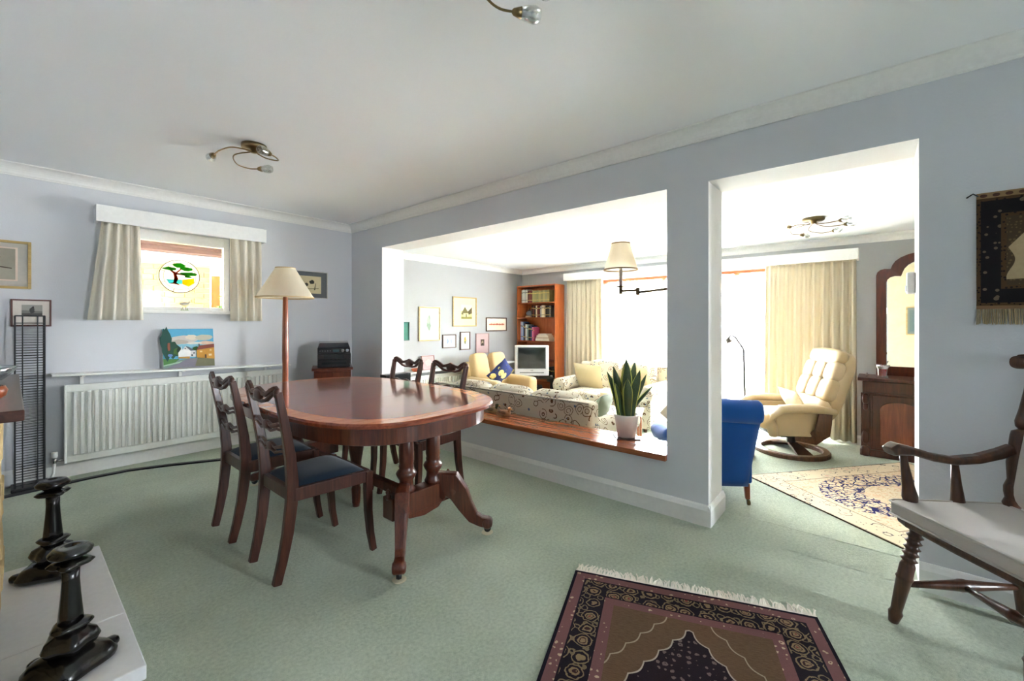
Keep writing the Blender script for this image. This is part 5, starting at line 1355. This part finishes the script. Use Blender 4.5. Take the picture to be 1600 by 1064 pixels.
obj('badge', MB().box((-.022, -.2065, .118), (.022, -.2, .126)), plain((110, 112, 118), .3), tv)
obj('foot', MB().lathe([(.115, .0005), (.12, .012), (.11, .038)], (0, -.04, 0), 28), plain((70, 72, 76), .4), tv)
gp = thing('game_handset', 'pale grey handset lying on the shelf end of the television stand', 'handset', (5.83, 4.105, TZ0 + .0005), 40)
obj('casing', MB().pad((0, 0, .016), .030, .02, .0155, .7, .7, 14, 8), plain((170, 172, 176), .4), gp, smooth=True)
obj('button_pad', MB().lathe([(.008, .029), (.008, .034), (0, .035)], n=12), plain((90, 92, 98), .4), gp)
vc = thing('video_recorder', 'black video recorder on the middle shelf of the television stand', 'recorder', (5.69, 4.42, Z0 + .2605), -50)
obj('casing', MB().box((-.18, -.19, .006), (.18, .07, .085)), M['black'], vc, bevel=.003)
obj('tape_slot', MB().box((-.12, -.193, .05), (.06, -.189, .072)), plain((50, 52, 56), .25), vc)
for x in (-.16, .16):
    for y in (-.14, .04): obj('foot', MB().lathe([(.012, 0), (.012, .007)], (x, y, 0), 10), M['black'], vc)

# ---- cream armchair by the picture wall
def sofa_block(mb, a, b): return mb.box(a, b)
ca = thing('cream_armchair', 'cream fabric armchair in front of the living room picture wall', 'armchair', (4.84, 4.34, Z0), 172)
CF = M['cream_fab']
obj('seat_base', MB().box((-.36, -.36, .10), (.36, .36, .30)), CF, ca, bevel=.03, seg=3, smooth=True)
obj('seat_pad', MB().pad((0, .04, .37), .25, .34, .085, .3, .45), CF, ca, smooth=True)
mb = MB().box((-.37, -.10, 0), (.37, .10, .56)); mb.xf(tr(0, -.36, .24) @ rot('X', 12)); obj('backrest', mb, CF, ca, bevel=.05, seg=4, smooth=True)
for s in (-1, 1):
    mb = MB().pad((s * .13, 0, .27), .145, .085, .27, .35, .4); mb.xf(tr(s * .05, -.23, .40) @ rot('X', 14)); obj('back_pad', mb, CF, ca, smooth=True)
    obj('arm', MB().box((s * .27, -.36, .10), (s * .42, .38, .58)), CF, ca, bevel=.06, seg=4, smooth=True)
    for y in (-.30, .30): obj('leg', MB().lathe([(.018, 0), (.026, .10)], (s * .33, y, 0), 10), M['oakdark'], ca)
pcu = thing('patterned_cushion', 'navy and yellow patterned cushion standing on the cream armchair', 'cushion')
caM = Matrix.Translation((4.84, 4.34, Z0)) @ rot('Z', 172)
place(pcu, caM @ tr(.06, .06, .645) @ rot('X', 62) @ rot('Z', 40))
n = NT('patterned_cushion_cloth'); v = n.coord(); d_, c_ = n.vor(v, 8); d2_, _ = n.vor(v, 24)
cl1 = n.mix(n.math('LESS_THAN', d_, .42), lin(40, 52, 104), lin(214, 198, 130)); cl1 = n.mix(n.math('LESS_THAN', d2_, .22), cl1, lin(86, 84, 60)); n.base(cl1, .9)
obj('cover', MB().pillow(.19, .19, .055), n.m, pcu, smooth=True)
obj('zip_edge', MB().tube([(-.17, -.176, 0), (0, -.168, 0), (.17, -.176, 0)], .004, 6), plain((40, 50, 100), .8), pcu)

# ---- patterned sofa with its back to the low wall
FL = M['floral']
def sofa(name, label, loc, rz, W, D, seats, arm_h=.56, back_h=.80, seat_h=.44):
    """local +y = forward, origin under the back middle."""
    t = thing(name, label, 'sofa', loc, rz)
    hw = W / 2
    obj('base', MB().box((-hw + .06, .05, .06), (hw - .06, D - .03, .28)), FL, t, bevel=.02, seg=3, smooth=True)
    mb = MB().box((-hw + .03, 0, .05), (hw - .03, .15, back_h - .06)); obj('back_frame', mb, FL, t, bevel=.035, seg=4, smooth=True)
    cw_ = (W - .42) / seats
    for i in range(seats):
        x = -hw + .21 + cw_ * (i + .5)
        mb = MB().pad((0, 0, .24), cw_ / 2 - .004, .105, .235, .3, .42, 24, 14); mb.xf(tr(x, .205, seat_h - .09 + (back_h - .84)) @ rot('X', 10))
        obj('back_cushion', mb, FL, t, smooth=True)
        obj('seat_cushion', MB().pad((x, .24 + (D - .26) / 2, seat_h - .085), cw_ / 2 - .004, (D - .22) / 2, .085, .22, .4, 24, 12), FL, t, smooth=True)
    for s in (-1, 1):
        ar = obj('arm', MB().box((s * (hw - .19), .04, .05), (s * (hw - .03), D - .02, arm_h - .09)), FL, t, bevel=.02, seg=3, smooth=True)
        fr = tr(s * (hw - .105), .03, arm_h - .115) @ rot('X', -90)
        obj('arm_roll', MB().lathe([(.02, 0), (.095, .004), (.108, .02), (.108, D - .06), (.098, D - .04), (.02, D - .035)], n=24, frm=fr), FL, ar, smooth=True)
        for y in (.08, D - .08): obj('foot', MB().lathe([(.022, 0), (.03, .06)], (s * (hw - .12), y, 0), 10), M['oakdark'], t)
    mb = MB().tube([(-hw + .05, .0, back_h - .066), (hw - .05, .0, back_h - .066)], .006, 6); obj('piping', mb, plain((150, 146, 136), .9), t)
    return t
sofa('floral_sofa', 'cream scroll patterned sofa with its back against the wooden ledge', (3.07, 2.76, Z0), -90, 2.04, .92, 3, arm_h=.57, back_h=.80)
sofa('floral_sofa', 'cream scroll patterned two seat sofa in front of the living room window', (6.08, 2.88, Z0), 90, 1.52, .90, 2, arm_h=.60, back_h=.84)
def cushion(name, label, m4, mat, hx, hy, t_, edge=None):
    o = thing(name, label, 'cushion'); place(o, m4)
    obj('cover', MB().pillow(hx, hy, t_), mat, o, smooth=True)
    obj('seam', MB().tube([(-hx * .97, -hy * .97, 0), (hx * .0, -hy * .93, 0), (hx * .97, -hy * .97, 0), (hx * .93, 0, 0), (hx * .97, hy * .97, 0), (0, hy * .93, 0), (-hx * .97, hy * .97, 0), (-hx * .93, 0, 0)], .0035, 6, closed=True), mat, o, smooth=True)
    return o
s2M = Matrix.Translation((6.08, 2.88, Z0)) @ rot('Z', 90)
cushion('scatter_cushion', 'cream silk cushion at the left arm of the window sofa', s2M @ tr(.38, .50, .60) @ rot('X', 70) @ rot('Z', 4), M['silk'], .23, .20, .075)
cushion('scatter_cushion', 'crumpled cream silk cushion at the right arm of the window sofa', s2M @ tr(-.37, .49, .60) @ rot('X', 66) @ rot('Z', -10), M['silk'], .21, .19, .075)
s1M = Matrix.Translation((3.07, 2.76, Z0)) @ rot('Z', -90)
cushion('scatter_cushion', 'sage green cushion on the ledge sofa near the snake plant', s1M @ tr(.70, .72, .56) @ rot('Z', 8) @ rot('Y', -68), M['greencush'], .15, .17, .065)
th = thing('cream_patch', 'cream patch hanging over the front of the window sofa seat', 'patch', (5.16, 2.77, Z0))  # thin cream slab bent over the seat front
obj('drop', MB().box((-.010, -.055, .20), (.0, .055, .455)), M['silk'], th, bevel=.004)
obj('fold', MB().box((-.010, -.055, .45), (.12, .055, .462)), M['silk'], th, bevel=.004)

# ---- small wooden side table with papers, between the sofas
stb = thing('side_table', 'low wooden side table between the sofas behind the snake plant', 'table', (4.28, 2.07, Z0), 20)
obj('top', MB().box((-.24, -.20, .43), (.24, .20, .455)), M['teak'], stb, bevel=.004)
obj('apron', MB().box((-.21, -.17, .37), (.21, .17, .43)), M['teak'], stb)
for x in (-.2, .2):
    for y in (-.16, .16): obj('leg', MB().bar([(x, y, 0), (x, y, .43)], .04, .04), M['teak'], stb, bevel=.003)
nwp = thing('newspaper', 'folded white newspaper lying on the small wooden side table', 'newspaper', (4.28, 2.07, Z0 + .4556), 35)
for i in range(3): obj('sheet', MB().box((-.15, -.11 + .004 * i, .004 * i), (.15 - .006 * i, .11, .004 * i + .0034)), plain((236, 234, 230), .8), nwp)

# ---- blue button-back armchair seen from behind
BL = M['blue']
bA = 27
blue = thing('blue_armchair', 'royal blue upholstered armchair on castors, seen from behind through the doorway', 'armchair', (0, 0, 0), bA - 90)
rear_r = Vector((3.70, .735)); fwdv = Vector((math.cos(R(bA)), math.sin(R(bA)))); leftv = Vector((-fwdv.y, fwdv.x))
bo = rear_r + leftv * .285 + fwdv * .0
blue.location = (bo.x, bo.y, Z0)
def bk(u, w):
    a = 2 * u - 1
    hwid = .255 + .055 * w ** 1.2
    return (a * hwid, -.03 - .11 * w + .03 * a * a, .15 + .52 * w)
mb = MB().grid(bk, 12, 10)
o = obj('outer_back', mb, BL, blue, smooth=True); sdm = o.modifiers.new('thickness', 'SOLIDIFY'); sdm.thickness = .06; sdm.offset = 0
fr = tr(-.325, -.125, .735) @ rot('Y', 90)
obj('back_roll', MB().lathe([(.02, 0), (.075, .004), (.088, .022), (.088, .628), (.075, .646), (.02, .65)], n=24, frm=fr), BL, blue, smooth=True)
obj('seat_rail', MB().box((-.27, -.02, .15), (.27, .58, .27)), BL, blue, bevel=.02, seg=3, smooth=True)
obj('seat_cushion', MB().pad((0, .29, .33), .215, .30, .085, .3, .45), BL, blue, smooth=True)
mb = MB().pad((0, 0, .23), .24, .07, .25, .3, .5); mb.xf(tr(0, .03, .34) @ rot('X', 10)); obj('inner_back', mb, BL, blue, smooth=True)
for s in (-1, 1):
    ar = obj('arm', MB().sweep([(s * .255, -.04, .54), (s * .285, .10, .47), (s * .305, .28, .42), (s * .325, .46, .41), (s * .335, .60, .40), (s * .335, .65, .33)], [(math.cos(a) * .072, math.sin(a) * .06) for a in [2 * PI * i / 14 for i in range(14)]], [.85, .95, 1, 1, .95, .6]), BL, blue, smooth=True)
    obj('arm_panel', MB().box((s * .235, -.02, .16), (s * .295, .56, .40)), BL, ar, bevel=.02, seg=3, smooth=True)
    for y, pr in ((-.005, 'rear'), (.54, 'front')):
        lg = obj('leg', MB().bar([(s * .255, y, .16), (s * .26, y - (.012 if y < 0 else -.01), .045)], .042, .042, up=(0, 1, 0), scales=[1, .72]), M['lampwood'], blue, bevel=.003)
        obj('castor', MB().lathe([(.001, -.010), (.019, -.010), (.021, 0), (.019, .010), (.001, .010)], n=14, frm=tr(s * .265, y - .02, .0215) @ rot('Y', 90)), M['brass'], lg, smooth=True)
        obj('castor_fork', MB().tube([(s * .26, y - .012, .05), (s * .262, y - .018, .03)], .010, 8), M['brass'], lg)
blM = Matrix.Translation((bo.x, bo.y, Z0)) @ rot('Z', bA - 90)
cushion('scatter_cushion', 'beige cushion propped diagonally on the far side of the blue armchair', blM @ tr(-.13, .34, .62) @ rot('Z', 20) @ rot('X', 80) @ rot('Z', 45), fabric('beige_cushion', (222, 204, 176)), .17, .17, .05)

# ---- cream leather recliner on a ring base
LE = M['cream_lea']
rcl = thing('leather_recliner', 'cream leather recliner on a wooden ring base in front of the curtain', 'recliner', (5.50, .70, Z0), 34)
ring = [(.315 * math.cos(a), .315 * math.sin(a), .024) for a in [2 * PI * i / 48 for i in range(48)]]
obj('ring_base', MB().sweep(ring, [(-.038, -.022), (.038, -.022), (.038, .012), (.028, .022), (-.028, .022), (-.038, .012)], None, closed=True), M['oakdark'], rcl)
obj('base_spoke', MB().sweep([(-.29, 0, .03), (-.15, 0, .075), (0, 0, .105), (.15, 0, .075), (.29, 0, .03)], [(-.065, -.011), (.065, -.011), (.065, .011), (-.065, .011)], [(1.2, 1), (.9, 1), (.6, 1), (.9, 1), (1.2, 1)]), M['oakdark'], rcl)
obj('swivel_column', MB().lathe([(.045, .10), (.045, .16), (.030, .165), (.030, .205)], n=18), M['black'], rcl)
obj('mechanism', MB().box((-.20, -.16, .205), (.20, .20, .225)).box((-.20, .19, .21), (.20, .27, .222)), M['black'], rcl)
obj('seat_cushion', MB().pad((0, .07, .365), .275, .33, .105, .3, .5, 28, 14), LE, rcl, smooth=True)
backM = tr(0, -.205, .40) @ rot('X', 19)
rows_ = [(0, .20, .285, .105), (.19, .42, .285, .10), (.41, .60, .280, .095), (.585, .735, .265, .09)]
sh_ = MB().pad((0, -.035, .36), .285, .075, .385, .35, .5, 28, 14); sh_.xf(backM); obj('back_shell', sh_, LE, rcl, smooth=True)
for i, (za, zb_, hw3, t3) in enumerate(rows_):
    if i in (1, 2):
        for k in range(3):
            w3 = hw3 * 2 / 3
            mb = MB().pad((-hw3 + w3 * (k + .5), .045, (za + zb_) / 2), w3 / 2 + .006, t3 * .62, (zb_ - za) / 2 + .008, .45, .55, 18, 12); mb.xf(backM); obj('back_pad', mb, LE, rcl, smooth=True)
    else:
        mb = MB().pad((0, .045, (za + zb_) / 2), hw3, t3 * (.66 if i else .62), (zb_ - za) / 2 + .012, .35, .6, 28, 12); mb.xf(backM); obj('headrest' if i else 'lumbar_pad', mb, LE, rcl, smooth=True)
for s in (-1, 1):
    obj('armrest', MB().sweep([(s * .335, -.24, .50), (s * .345, -.10, .525), (s * .35, .12, .535), (s * .35, .27, .525), (s * .345, .345, .47), (s * .335, .36, .36), (s * .325, .33, .25)], [(math.cos(a) * .060, math.sin(a) * .042) for a in [2 * PI * i / 16 for i in range(16)]], [.75, 1, 1.05, 1.05, 1, .95, .8], up=(0, 0, 1)), LE, rcl, smooth=True)
    obj('side_panel', MB().box((s * .285, -.22, .24), (s * .315, .30, .50)), LE, rcl, bevel=.012, seg=3, smooth=True)
    mb = MB().sweep([(s * .365, -.14, .49), (s * .368, -.125, .40), (s * .362, -.11, .30), (s * .31, -.06, .225), (s * .20, .06, .215)], [(-.075, -.010), (.075, -.010), (.075, .010), (-.075, .010)], [(.8, 1), (.9, 1), (1, 1), (.9, 1), (.6, 1)], up=(1, 0, 0))
    obj('side_support', mb, M['oakdark'], rcl)
rM = Matrix.Translation((5.50, .70, Z0)) @ rot('Z', 34)
cl_ = fabric('pale_floral_cushion', (226, 218, 196), 60, amt=.25)
cushion('scatter_cushion', 'small pale floral cushion on the seat of the leather recliner', rM @ tr(.02, -.02, .565) @ rot('X', 64), cl_, .20, .12, .05)
fs_ = thing('footstool', 'cream leather footstool on a wooden ring base beside the recliner', 'footstool', (5.02, 1.18, Z0), 34)
ring = [(.19 * math.cos(a), .19 * math.sin(a), .020) for a in [2 * PI * i / 36 for i in range(36)]]
obj('ring_base', MB().sweep(ring, [(-.026, -.018), (.026, -.018), (.026, .018), (-.026, .018)], None, closed=True), M['oakdark'], fs_)
obj('column', MB().tube([(-.18, 0, .03), (0, 0, .08), (.18, 0, .03)], .022, 8).lathe([(.03, .06), (.03, .24)], n=14), M['oakdark'], fs_)
obj('cushion_top', MB().pad((0, 0, .31), .24, .19, .085, .35, .5, 24, 12), LE, fs_, smooth=True)

# ---- reading lamp behind the blue chair
rp = PX(1165, 612, 5.95)
rl = thing('reading_lamp', 'slim steel reading lamp with bent arm before the net curtain', 'lamp', (rp.x, rp.y, Z0))
obj('base', MB().lathe([(.12, 0), (.12, .015), (.02, .025)], n=24), M['chrome'], rl, smooth=True)
e1, e2, e3, e4 = PX(1162, 546, 5.95), PX(1149, 527, 5.95), PX(1142, 523.5, 5.95), PX(1137, 530, 5.95)
GM = plain((84, 84, 86), .4)
L_ = lambda p: (p.x - rp.x, p.y - rp.y, p.z - Z0)
obj('pole', MB().tube([(0, 0, .02), L_(e1)], .014, 8), GM, rl, smooth=True)
obj('arm', MB().tube([L_(e1), L_(e2), L_(e3), L_(e4)], .012, 8), GM, rl, smooth=True)
hp = Vector(L_(e4))
obj('lamp_head', MB().lathe([(.012, .02), (.03, .0), (.040, -.05), (.036, -.05), (.02, 0)], n=18, frm=Matrix.Translation(hp) @ rot('X', -30)), plain((120, 112, 100), .4), rl, smooth=True)

# ---- chiffonier with mirror
cf = thing('chiffonier', 'dark mahogany chiffonier sideboard with arched panel doors beyond the doorway', 'sideboard', (5.84, .125, Z0))
CH = M['chiff']; CWd, CD = 1.06, .44
obj('plinth', MB().box((.0, -CWd, 0), (CD, 0, .07)), CH, cf, bevel=.004)
obj('body', MB().box((.03, -CWd + .03, .07), (CD, -.03, .79)), CH, cf)
obj('top', MB().box((-.03, -CWd - .02, .79), (CD, .02, .822)), CH, cf, bevel=.006)
obj('frieze', MB().box((.008, -CWd + .02, .665), (.03, -.02, .785)), CH, cf, bevel=.006)
obj('frieze_moulding', MB().box((-.004, -CWd + .02, .655), (.03, -.02, .668)), CH, cf)
for k in range(2):
    y1_ = -.10 - k * .44; y0_ = y1_ - .42
    d_ = obj('door', MB().box((.012, y0_, .09), (.03, y1_, .645)), CH, cf, bevel=.004)
    arch = [(y0_ + .06, .13), (y1_ - .06, .13), (y1_ - .06, .50)] + [((y0_ + y1_) / 2 + .15 * math.cos(R(a)), .50 + .085 * math.sin(R(a))) for a in range(0, 181, 15)] + [(y0_ + .06, .50)]
    obj('arched_panel', MB().prism(arch, .004, .013, 'yz'), wood('flame_mahogany_%d' % k, (84, 34, 18), (124, 56, 32), (150, 76, 48), 2, .22, .5, .6), d_, bevel=.004)
    obj('keyhole', MB().lathe([(.008, 0), (.008, .003), (.0, .004)], n=10, frm=tr(.011, y0_ + .03 if k == 0 else y1_ - .03, .38) @ rot('Y', -90)), M['brass'], d_)
for y in (-.045, -CWd + .045):
    pl_ = obj('pilaster', MB().box((.0, y - .038, .07), (.03, y + .038, .66)), CH, cf, bevel=.004)
    obj('carved_corbel', MB().pad((-.006, y, .60), .022, .03, .055, .8, .8, 12, 8).pad((-.002, y, .52), .016, .022, .04, .8, .8, 12, 8), CH, pl_, smooth=True)
    obj('carved_foot', MB().pad((-.004, y, .20), .020, .032, .07, .8, .8, 12, 8).pad((-.010, y, .055), .028, .04, .0545, .6, .6, 12, 8), CH, pl_, smooth=True)
mr = thing('overmantel_mirror', 'arched mahogany framed mirror standing on the chiffonier', 'mirror', (6.255, -.41, Z0 + .8225))
my = .405; mz = 1.10
def arch_pts(w, zsh, ztop, n_=8):
    # shouldered arch outline from right bottom counter-clockwise in (y, z)
    out = [(-w, 0), (w, 0), (w, zsh - .10)]
    out += [(w - .07 + .07 * math.cos(R(a)), zsh - .10 + .07 * math.sin(R(a))) for a in (30, 60, 90)]
    out += [(w - .12, zsh - .035)]
    out += [((w - .13) * math.cos(R(a)), zsh - .02 + (ztop - zsh + .02) * math.sin(R(a))) for a in range(10, 171, 16)]
    out += [(-w + .12, zsh - .035)]
    out += [(-w + .07 + .07 * math.cos(R(a)), zsh - .10 + .07 * math.sin(R(a))) for a in (90, 120, 150)]
    out += [(-w, zsh - .10)]
    return out
op = arch_pts(my, 1.20, 1.335); ip = arch_pts(my - .085, 1.115, 1.25)
ip = [(y, max(z, .10)) for y, z in ip]
mb = MB(); k_ = len(op)
for d0 in (-.035, .03):
    for y, z in op: mb.v.append((d0 if d0 > 0 else -.02, y, z)); mb.uv.append((0, 0))
    for y, z in ip: mb.v.append((d0 if d0 > 0 else -.035, y, z)); mb.uv.append((0, 0))
for j in range(k_):
    q = (j + 1) % k_
    mb.f += [(j, q, k_ + q, k_ + j), (2 * k_ + j, 2 * k_ + q, q, j), (k_ + j, k_ + q, 3 * k_ + q, 3 * k_ + j), (3 * k_ + j, 3 * k_ + q, 2 * k_ + q, 2 * k_ + j)]
obj('frame', mb, CH, mr, bevel=.004)
obj('mirror_glass', MB().prism([(y * 1.02, z) for y, z in ip], .0, .004, 'yz'), M['mirror'], mr)
ch = thing('candle_holder', 'flared glass candle holder with red candle on the chiffonier', 'candle holder', (5.95, -.055, Z0 + .8225))
obj('glass_cup', MB().lathe([(.050, 0), (.050, .008), (.040, .020), (.044, .09), (.066, .135), (.062, .135), (.040, .09), (.034, .022), (0, .018)], n=24, lobes=6, amp=.04), M['thickglass'], ch, smooth=True)
obj('red_candle', MB().lathe([(.032, .020), (.032, .085), (.028, .088), (0, .084)], n=18), plain((206, 30, 36), .35), ch, smooth=True)
gl_ = thing('glass_animal', 'tiny clear glass ornament at the corner of the chiffonier top', 'ornament', (5.93, .07, Z0 + .8225))
obj('body', MB().pad((0, 0, .018), .022, .012, .0175, .9, .9, 12, 8), M['thickglass'], gl_, smooth=True)
obj('head', MB().pad((.018, 0, .038), .010, .008, .010, .9, .9, 10, 6), M['thickglass'], gl_, smooth=True)

pb = picture('framed_picture', 'framed teal picture seen only reflected in the chiffonier mirror', -.17, .17, 0, .46, 0, gold, .018, (120, 130, 120), (.12, .12, .88, .88), [((96, 116, 112), SQ), ((120, 136, 126), blob(.5, .5, .3, .3))])
pb.rotation_euler = (0, 0, R(90)); pb.location = (XB2 + .003, -.55, 1.02)
